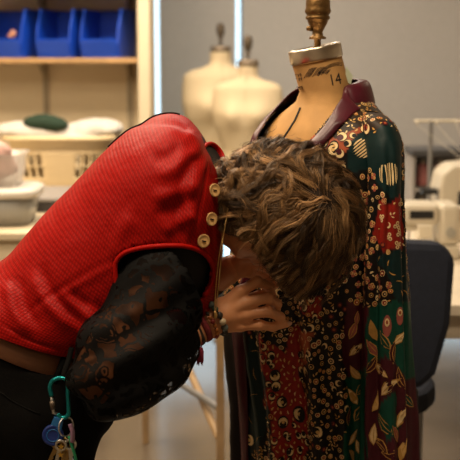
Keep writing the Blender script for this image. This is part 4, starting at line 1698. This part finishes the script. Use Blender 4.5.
# buttons
BTN = mat('horn_button', (.56, .33, .13), .35, var=.2, scale=120)
HOLE = mat('button_hole', (.02, .01, .006), .8)
for x, y in ((212.5, 190.5), (209.5, 219), (202, 240.5)):
    h, nrm = cast(x, y, vbvh)
    if nrm @ (h - CAM) > 0:
        nrm = -nrm
    view = (CAM - h) / np.linalg.norm(CAM - h)
    ax = nrm * .55 + view * .6 + np.array([.12, 0, 0])
    ax /= np.linalg.norm(ax)
    h = h + nrm * .003
    bt_ = MB().lathe([(.004, -.004), (.0108, -.001), (.0118, .001), (.0118, .0026), (.0105, .0036), (.0088, .0026), (.0, .0022)], h, 28, Vector(ax)).build('button', BTN, vest, True)
    u = np.cross(ax, [0.3, 0, 1.0])
    u /= np.linalg.norm(u)
    MB().tube([h + ax * .0028 - u * .0038, h + ax * .0034, h + ax * .0028 + u * .0038], .0011, 6).build('thread', HOLE, bt_, True)

# --- lace sleeves
SLA = P(165, 286, 1.87)
SLB = P(160, 292, 1.845)
v, f = blob([cone(P(170, 285, 1.93), SLA, .080, .086), cone(SLA, P(128, 350, 1.80), .086, .074), cone(P(128, 350, 1.80), P(116, 374, 1.79), .074, .074),
             cone(P(114, 372, 1.79), P(158, 355, 1.85), .068, .054), cone(P(158, 355, 1.85), P(180, 342, 1.885), .050, .031), cone(P(180, 342, 1.885), P(189, 337, 1.90), .031, .029)], .0042, .035,
            cuts=[(P(184, 338, 1.89), P(206, 323, 1.925) - P(185, 338, 1.89))])
n = vnormals(v, f)
ps = proj(v)
g = np.clip((ps[:, 1] - 255) / 60, 0, 1) * np.clip((205 - ps[:, 0]) / 20, 0, 1)
fold = .0065 * np.sin((ps[:, 0] * .62 + ps[:, 1]) * .135 + 2.2 * wnoise(v, 14, 82, 2)) + .0055 * wnoise(v, 30, 81)
v = v + n * (fold * g)[:, None]
mesh_obj('sleeve', v, f, LACE, person, True)
v, f = blob([cone(SH2, EL2, .068, .06), cone(EL2, P(210, 281, 2.12), .06, .034)], .006, .03)
mesh_obj('sleeve', v, f, LACE, person, True)
mesh_obj('undersleeve', *blob([cone(P(118, 372, 1.80), P(148, 356, 1.845), .062, .058), cone(P(148, 356, 1.845), P(178, 341, 1.884), .054, .036)], .006, .02), mat('black_lining', (.006, .0055, .005), .8), person, True)
# black cuff of the near sleeve
w0, w1 = P(178, 340.5, 1.88), P(189, 335, 1.898)
d = (w1 - w0) / np.linalg.norm(w1 - w0)
cuff = MB().lathe([(.038, -.02), (.0375, .0), (.0355, .016), (.034, .0235), (.030, .024)], w0, 32, Vector(d)).build('cuff', BLACKC, person, True)
# rolled red edge round the armhole
arc = []
for x, y in [(117, 290), (115.5, 275), (116, 262), (124, 253), (138, 248.5), (152, 246.5), (168, 245.5), (184, 246), (198, 250), (207, 257), (212.5, 268), (211, 282), (204, 296)]:
    h, nrm = cast(x, y, vbvh)
    if h is None:
        continue
    if nrm @ (h - CAM) > 0:
        nrm = -nrm
    arc.append(h + nrm * .001)
arc = spline(arc, 60)
MB().tube(arc, .0042, 8).build('armhole_binding', VEST, vest, True)

# --- hair: clumped waves growing away from the whorl
def hair():
    R = np.random.default_rng(21)
    NG = 560
    HR = np.array([.116, .100, .081])
    toL = lambda d: np.stack([d @ U, d @ Fc, d @ Sd], -1)
    toW = lambda l: l[..., :1] * U + l[..., 1:2] * Fc + l[..., 2:3] * Sd
    wh = np.array([.62, -.50, .55])
    wh /= np.linalg.norm(wh)
    d = R.normal(size=(9000, 3))
    d /= np.linalg.norm(d, axis=1, keepdims=True)
    ok = (d[:, 1] < .42) | (d[:, 0] > .62)
    ok &= ~((d[:, 0] < -.35) & (d[:, 1] > .05))
    ok &= d[:, 0] > -.80
    # the far side matters less than the side that faces the room
    ok &= (d[:, 2] > -.75) | (R.random(len(d)) < .4)
    d = d[ok][:NG]
    K = 20
    n0 = len(d)
    L = R.uniform(.10, .185, n0)
    L *= np.where(d[:, 0] < -.3, .62, 1.0)
    hgt = R.uniform(.04, .27, n0) * np.where(d[:, 0] > .5, .75, 1)
    pos = d * HR
    out = [pos.copy()]
    gl = toL(np.array([[0, 0, -1.0]]))[0]
    lift = np.zeros(n0)
    vel = None
    cl = R.normal(size=(n0, 3)) * .28
    for k in range(1, K):
        q = pos / HR
        rad = np.linalg.norm(q, axis=1, keepdims=True)
        q = q / rad
        away = q - wh * (q @ wh)[:, None]
        away /= np.linalg.norm(away, axis=1, keepdims=True) + .15
        swirl = np.cross(wh, q) * .55
        fl = away + swirl + cl + gl * (.30 + .055 * k)
        fl = fl - q * ((fl * q).sum(1, keepdims=True)) * .9
        fl /= np.linalg.norm(fl, axis=1, keepdims=True)
        vel = fl if vel is None else .6 * vel + .4 * fl
        vel /= np.linalg.norm(vel, axis=1, keepdims=True)
        pos = pos + vel * (L / (K - 1))[:, None]
        tgt = 1.02 + hgt * np.clip(k / 7, 0, 1)
        q = pos / HR
        rad = np.linalg.norm(q, axis=1)
        low = rad < tgt
        pos = np.where(low[:, None], pos / rad[:, None] * tgt[:, None], pos)
        big = rad > tgt * 1.02
        hang = (pos @ gl) < .02
        pos = np.where((big & hang)[:, None], pos * (1 - .35 * (1 - (tgt * 1.02 / rad)))[:, None], pos)
        out.append(pos.copy())
    G = np.stack(out, 1)                                 # guides, head space
    # waves
    T = np.gradient(G, axis=1)
    T /= np.linalg.norm(T, axis=2, keepdims=True) + 1e-9
    Nn = G / HR
    Nn /= np.linalg.norm(Nn, axis=2, keepdims=True)
    Bn = np.cross(T, Nn)
    s = np.linspace(0, 1, K)
    ph = R.uniform(0, 6.28, (n0, 1)) * .6 + 9 * G[:, :1, 0] / .1
    wl = R.uniform(1.5, 2.6, (n0, 1))
    amp = R.uniform(.004, .012, (n0, 1)) * s[None] ** .8
    G = G + Bn * (amp * np.sin(2 * PI * wl * s[None] + ph))[..., None] + Nn * (amp * .55 * np.cos(2 * PI * wl * s[None] + ph))[..., None]
    # curl at the tips
    G = G + (Bn * (np.sign(R.normal(size=(n0, 1))) * R.uniform(0, .012, (n0, 1)) * np.clip(s[None] - .55, 0, 1) ** 1.5 * 3)[..., None])
    pj = proj(HC + toW(G.reshape(-1, 3))).reshape(n0, K, 2)
    zone = [(190, 230), (226, 233), (250, 244), (262, 266), (275, 281), (290, 297), (304, 306), (304, 340), (180, 340)]
    bad = inside(zone, pj.reshape(-1, 2)).reshape(n0, K)
    first = np.where(bad.any(1), bad.argmax(1), K)
    keep = first >= 7
    G, first, tone_n = G[keep], first[keep], keep.sum()
    for i in range(len(G)):
        if first[i] < K:
            g_ = spline(G[i][:max(first[i], 4)], K)
            G[i] = g_
    n0 = len(G)
    NC = 30
    S, colr = [], []
    tone = R.random(n0)
    for c in range(NC):
        o = R.normal(size=(n0, 1, 3)) * .0042
        sp = (1 - .62 * s ** 1.2)[None, :, None]
        fr = R.normal(size=(n0, K, 3)).cumsum(1) * .00032
        stray = (R.random((n0, 1, 1)) < .06) * R.normal(size=(n0, 1, 3)) * .012 * (s ** 1.5)[None, :, None]
        S.append(G + o * sp + fr + stray)
        t = np.clip(tone * .75 + R.random(n0) * .35 - .05, 0, 1)
        colr.append(np.stack([.026 + .60 * t ** 2.3, .013 + .34 * t ** 2.3, .0058 + .145 * t ** 2.3], 1))
    S = np.concatenate(S)
    colr = np.concatenate(colr)
    ns = len(S)
    S = HC + toW(S.reshape(-1, 3)).reshape(ns, K, 3)
    r0 = R.uniform(.00034, .00062, (ns, 1)) * (1 - .65 * np.linspace(0, 1, K)[None] ** 2)
    T = np.gradient(S, axis=1)
    T /= np.linalg.norm(T, axis=2, keepdims=True) + 1e-9
    a = np.cross(T, np.array([.3, .5, .81]))
    a /= np.linalg.norm(a, axis=2, keepdims=True) + 1e-9
    b = np.cross(T, a)
    V = np.stack([S + r0[..., None] * (math.cos(q) * a + math.sin(q) * b) for q in (0, 2.094, 4.189)], 2)   # ns,K,3,3
    V = V.reshape(-1, 3)
    i = (np.arange(ns) * K * 3)[:, None, None] + (np.arange(K - 1) * 3)[None, :, None]
    k3 = np.arange(3)[None, None, :]
    k4 = (k3 + 1) % 3
    F = np.stack([i + k3, i + k4, i + 3 + k4, i + 3 + k3], -1).reshape(-1, 4)
    C = np.repeat(colr, K * 3, axis=0)
    return V, F, C


HV, HF, HCOL = hair()
HAIRM = attr_material('brown_hair', 'print', .36, .5, aniso=.4)
hm = mesh_obj('hair', HV, HF, HAIRM, person, True, col=HCOL)
# dense underlayer close to the scalp
N1, N2 = 40, 28
uu = np.linspace(0, 2 * PI, N1, endpoint=False)
cap = []
for j in np.linspace(.05, PI * .62, N2):
    w_ = np.array([.45, -.80, .2])
    w_ /= np.linalg.norm(w_)
    e1_ = np.cross(w_, [0, 0, 1.0])
    e1_ /= np.linalg.norm(e1_)
    e2_ = np.cross(w_, e1_)
    q = math.cos(j) * w_ + math.sin(j) * (np.cos(uu)[:, None] * e1_ + np.sin(uu)[:, None] * e2_)
    q = q * np.array([.116, .100, .081]) * 1.03
    cap.append(HC + q[:, :1] * U + q[:, 1:2] * Fc + q[:, 2:3] * Sd)
mesh_obj('hair_underlayer', np.concatenate(cap), grid_faces(N2, N1), mat('dark_brown_hair', (.022, .011, .005), .7, var=.3, scale=60), hm, True)

# ================================================================== things worn and carried
def wring(c, d, r, n=48, sq=1.0):
    d = np.asarray(d) / np.linalg.norm(d)
    a = np.cross(d, [0, 0, 1.0])
    a /= np.linalg.norm(a)
    b = np.cross(d, a)
    t = np.linspace(0, 2 * PI, n, endpoint=False)
    return np.asarray(c) + r * (np.cos(t)[:, None] * a * sq + np.sin(t)[:, None] * b)


WD_ = P(218, 316, 1.928) - P(192, 331, 1.907)


def wpt(s):
    return P(192, 331.5, 1.907) + WD_ * s


def band(name, s, r, w, th, m, label, cat='bracelet'):
    d = WD_ / np.linalg.norm(WD_)
    rr = [wring(wpt(s) + d * (w * (k - .5)), WD_, r + e) for k, e in ((0, 0), (.05, th * .8), (.5, th), (.95, th * .8), (1, 0))]
    o = mesh_obj(name, np.concatenate(rr), grid_faces(5, 48), m, None, True, solid=.0015)
    return tag(o, label, cat)


band('leather_bracelet', .10, .0285, .0085, .003, mat('black_strap', (.022, .016, .014), .5), 'black leather bracelet on the wrist, next to the black cuff')
wb_ = thing('woven_bracelet', wpt(.36), 'dark red woven bracelet with hanging tassel between leather strap and beads', 'bracelet')
WOV = mat('dark_red_weave', (.19, .018, .022), .75, var=.5, scale=260, bump=.4, bscale=500)
d = WD_ / np.linalg.norm(WD_)
mesh_obj('band', np.concatenate([wring(wpt(.36) + d * (.012 * (k - .5)), WD_, .0283 + e) for k, e in ((0, 0), (.1, .0028), (.5, .0035), (.9, .0028), (1, 0))]), grid_faces(5, 48), WOV, wb_, True, solid=.0015)
t0 = P(201, 347, 1.885)
tas = MB()
tas.tube([P(203, 339, 1.888), t0], .0012, 5)
for k in range(16):
    a = 2 * PI * k / 16
    tas.tube([t0, t0 + [.004 * math.cos(a), .004 * math.sin(a), -.008], t0 + [.0055 * math.cos(a) - .002, .005 * math.sin(a), -.027 - .003 * (k % 3)]], .0011, 4)
tas.lathe([(.001, 0), (.0035, -.002), (.0035, -.006), (.002, -.008)][::-1], t0, 10)
tas.build('tassel', mat('tassel_thread', (.24, .02, .05), .8), wb_, True)


def beads(s, r, rb, cols, label, seed):
    R = random.Random(seed)
    n = int(2 * PI * (r + rb) / (rb * 2.05))
    root = thing('beaded_bracelet', wpt(s), label, 'bracelet')
    MB().tube(wring(wpt(s), WD_, r + rb, 40), rb * .35, 6, True).build('cord', BLACKC, root, True)
    pos = wring(wpt(s), WD_, r + rb, n)
    d = WD_ / np.linalg.norm(WD_)
    for k, p in enumerate(pos):
        c = cols[R.randrange(len(cols))]
        q = rb * R.uniform(.85, 1.12)
        MB().lathe([(q * math.sin(a), -q * math.cos(a)) for a in np.linspace(.15, PI - .15, 7)], p + d * R.uniform(-.1, .1) * rb, 10, (R.uniform(-1, 1), R.uniform(-1, 1), 1)).build('bead', c, root, True)
    return root


BC1 = [mat('bead_amber', (.42, .14, .03), .25), mat('bead_red', (.22, .02, .015), .25), mat('bead_dark', (.03, .025, .022), .25)]
BC2 = [mat('bead_slate', (.10, .12, .11), .2), mat('bead_dark', (.03, .025, .022)), mat('bead_bone', (.50, .40, .26), .35), mat('bead_green', (.05, .09, .06), .2)]
beads(.62, .0262, .0042, BC1, 'thin red and amber bead bracelet beside the woven bracelet', 4)
beads(.90, .0258, .0064, BC2, 'chunky grey and bone bead bracelet nearest the hand', 5)

# necklace: two fine chains hanging from the neck with a small drop
GOLD = mat('gold_chain', (.62, .40, .14), .3, 1.0)
nk = thing('necklace', P(219, 240, 1.93), 'fine gold chain necklace hanging down past the beaded bracelets', 'necklace')
a = [P(231, 190, 1.90), P(227, 215, 1.885), P(223, 240, 1.883), P(220, 270, 1.882), P(217, 300, 1.882), P(215.5, 312, 1.882)]
b = [P(233, 195, 1.97), P(226, 225, 1.91), P(221, 245, 1.89), P(217.5, 270, 1.886), P(215, 300, 1.884), P(215, 312, 1.882)]
for q in (a, b):
    q = spline(q, 90)
    m = MB()
    for i in range(0, 88, 1):
        t_ = q[i + 1] - q[i]
        mid = (q[i] + q[i + 1]) / 2
        m.lathe([(.0004, -.5), (.0010, -.25), (.0010, .25), (.0004, .5)], (0, 0, 0), 6)
        nv = 24
        base = len(m.v) - nv
        qd = Vector((0, 0, 1)).rotation_difference(Vector(t_)).to_matrix()
        ln = np.linalg.norm(t_)
        for j in range(base, base + nv):
            x, y, z = m.v[j]
            w = qd @ Vector((x, y, z * ln * 1.05))
            m.v[j] = (mid[0] + w.x, mid[1] + w.y, mid[2] + w.z)
    m.build('chain', GOLD, nk, True)
pt = P(215, 314, 1.880)
MB().lathe([(.0005, .006), (.0035, .003), (.0045, -.002), (.003, -.007), (.0005, -.009)][::-1], pt, 14).build('drop', GOLD, nk, True)

# carabiner, fob and keys at the belt
YC = 1.790
TEAL = mat('teal_anodised', (.010, .24, .27), .28, .75)
cr = thing('carabiner', P(60, 377, YC), 'teal carabiner clipped to the black belt loop', 'carabiner')
fr = [(51.5, 396), (50, 388), (52, 381.5), (57, 378.5), (62.5, 378.2), (66.5, 380.5), (67.8, 386), (68, 395), (68.6, 408), (68.5, 414), (65, 417.5), (60.5, 417), (57.5, 414)]
MB().tube(spline([P(x, y, YC) for x, y in fr], 60), .0038, 10).build('frame', TEAL, cr, True)
MB().tube([P(51.5, 396, YC), P(52.6, 404, YC), P(53.5, 413, YC), P(57.5, 414, YC)], .0028, 10).build('gate', STEEL, cr, True)
MB().cyl(P(52, 401, YC), P(53, 409, YC), .0046, n=14).build('gate_sleeve', mat('brown_metal', (.16, .12, .09), .35, .8), cr, True)
lp = [P(64, 376, YC - .004), P(67, 366, 1.80), P(70, 354, 1.81)]
strap = MB().tube(spline([P(62, 381.5, YC), P(64.5, 372, YC + .006), P(68.5, 360, YC + .022), P(71.5, 348, YC + .035)], 14), .005, 8)
tag(strap.build('webbing_loop', BLACKC, None, True), 'black webbing loop over the belt, holding the teal carabiner', 'strap')

fb = thing('key_fob', P(54, 434, YC), 'round dark blue key fob on a blue strap below the carabiner', 'key fob')
FOB = mat('fob_blue', (.006, .022, .14), .35)
STR = mat('strap_blue', (.015, .13, .36), .55)
c = P(53, 435, YC - .002)
fx = Vector((.12, -1, .12))
MB().lathe([(.001, -.004), (.0165, -.004), (.0185, -.002), (.0185, .003), (.0165, .005), (.0145, .0042), (.001, .0040)], c, 36, fx).build('disc', FOB, fb, True)
MB().tube(wring(np.array(c) + np.array([.0005, -.0045, .0005]), (.12, -1, .12), .0105, 30), .0007, 5, True).build('emblem_ring', STR, fb, True)
MB().prism([P(54, 417, YC - .004), P(63.5, 419, YC - .004), P(61, 432, YC - .004), P(50, 427, YC - .004)], (0, .006, 0)).build('strap', STR, fb, bevel=.001)

kr = thing('key_ring', P(66, 425, YC), 'steel split ring hanging at the bottom of the carabiner', 'key ring')
MB().tube(wring(P(66, 426.5, YC), (.75, -.6, .1), .0165, 40), .0014, 6, True).tube(wring(P(66.3, 427, YC + .001), (.72, -.6, .14), .0163, 40), .0012, 6, True).build('ring', STEEL, kr, True)
BRASS = mat('key_brass', (.32, .21, .08), .35, 1.0)
NICK = mat('key_nickel', (.52, .50, .46), .3, 1.0)
KS = [((66, 439), (62, 470), BRASS, 'brass key hanging behind the blue fob'), ((70, 440), (73, 476), NICK, 'nickel key at the bunch\'s edge by the lace sleeve'), ((62, 441), (54, 474), NICK, 'nickel key hanging just below the blue fob'),
      ((68, 441), (67, 478), BRASS, 'brass key in the middle of the key bunch'), ((60, 440), (46, 470), BRASS, 'brass key swung out below the blue fob')]
for i, (a, b, m, lab) in enumerate(KS):
    A_, B_ = P(a[0], a[1], YC - .004 * (i % 3) + .002), P(b[0], b[1], YC - .004 * (i % 3) + .002)
    dr = (B_ - A_) / np.linalg.norm(B_ - A_)
    sd = np.cross(dr, [0, 1, 0])
    sd /= np.linalg.norm(sd)
    root = thing('key', A_, lab, 'key', 'keys on the split ring')
    t_ = np.linspace(0, 2 * PI, 20, endpoint=False)
    MB().tube([A_ + dr * .008 + .0085 * (math.cos(q) * dr + math.sin(q) * sd) for q in t_], .0028, 6, True).build('bow', m, root, True)
    w = .0042
    bl = [A_ + dr * .016 - sd * w, A_ + dr * .052 - sd * w, A_ + dr * .056, A_ + dr * .052 + sd * w]
    for k in range(6):
        bl.append(A_ + dr * (.048 - k * .004) + sd * w * (.3 if k % 2 == 0 else .75))
    bl.append(A_ + dr * .022 + sd * w)
    bl.append(A_ + dr * .016 + sd * w)
    MB().prism(bl, (0, .0022, 0)).build('blade', m, root)
st = MB()
for k, (x, y) in enumerate(((61, 447), (60.5, 455))):
    c = P(x, y, YC - .009)
    st.prism([c + np.array([math.cos(PI / 2 + PI * q / 5) * (.0062 if q % 2 == 0 else .0026), 0, math.sin(PI / 2 + PI * q / 5) * (.0062 if q % 2 == 0 else .0026)]) for q in range(10)], (0, .0015, 0))
    tag(st.build('star_charm', mat('star_gold', (.68, .42, .08), .3, .9), None), ('small gold star charm right of the blue fob', 'small gold star charm hanging under the other star')[k], 'charm', 'star charms on the keys')
    st = MB()
tag(MB().tube(spline([P(69, 436, YC - .004), P(72, 446, YC - .006), P(75, 456, YC - .004), P(78, 470, YC)], 16), .0026, 7).build('green_cord', mat('green_cord', (.02, .30, .14), .6), None, True), 'bright green cord loop hanging among the keys', 'cord')
tag(MB().tube(spline([P(70, 424, YC - .006), P(72.5, 432, YC - .008), P(72, 442, YC - .006)], 12), .004, 8).build('mauve_clip', mat('mauve_clip', (.28, .16, .26), .4), None, True), 'mauve clip hooked on the key ring beside the sleeve', 'clip')
pin = MB().tube([P(271, 297, 1.980), P(284, 303, 2.03)], .0006, 6).lathe([(.0003, -.0016), (.0016, -.0008), (.0016, .0008), (.0003, .0016)], P(271, 297, 1.980), 8)
tag(pin.build('dressmaking_pin', STEEL, None, True), 'dressmaking pin held between thumb and forefinger', 'pin')

# ================================================================== light and camera
w = bpy.data.worlds.new('World')
SC.world = w
w.use_nodes = True
bg = w.node_tree.nodes['Background']
bg.inputs[0].default_value = (.62, .86, 1.0, 1)
bg.inputs[1].default_value = 2.4


def area(name, loc, target, sx, sy, power, col):
    l = bpy.data.lights.new(name, 'AREA')
    l.shape = 'RECTANGLE'
    l.size, l.size_y = sx, sy
    l.energy = power
    l.color = col
    o = bpy.data.objects.new(name, l)
    COL.objects.link(o)
    o.location = loc
    o.rotation_euler = (Vector(target) - Vector(loc)).to_track_quat('-Z', 'Y').to_euler()
    return o


WARM = (1.0, .80, .56)
area('ceiling_lamp', (-.75, 2.5, 2.85), (-.75, 2.5, 0), .9, .5, 30, WARM)
area('ceiling_lamp', (-.15, 1.35, 2.85), (-.15, 1.35, 0), .9, .4, 34, WARM)
area('ceiling_lamp', (-1.7, 1.1, 2.85), (-1.5, 2.4, 0), 1.0, .5, 30, WARM)
area('ceiling_lamp', (-.05, 4.9, 2.85), (-.05, 4.9, 0), 1.2, .5, 46, (1.0, .88, .72))
area('ceiling_lamp', (-1.1, 3.9, 2.85), (-1.1, 4.1, 0), 1.0, .5, 70, WARM)
area('ceiling_lamp', (1.9, 4.9, 2.85), (1.9, 4.9, 0), .8, .5, 8, WARM)

cam = bpy.data.cameras.new('camera')
cam.sensor_width = 36
cam.lens = 85
cam.clip_start = .05
co = bpy.data.objects.new('camera', cam)
COL.objects.link(co)
co.location = CAM
co.rotation_euler = (PI / 2 - PITCH, 0, 0)
cam.dof.use_dof = True
cam.dof.focus_distance = 1.99
cam.dof.aperture_fstop = 5.4
SC.camera = co
SC.view_settings.view_transform = 'Standard'
SC.view_settings.look = 'None'
SC.view_settings.exposure = 0.0
SC.view_settings.gamma = 1.0
SC.view_settings.use_curve_mapping = False
SC.cycles.use_denoising = True
SC.cycles.max_bounces = 8
SC.cycles.transparent_max_bounces = 16
SC.cycles.sample_clamp_indirect = 6.0
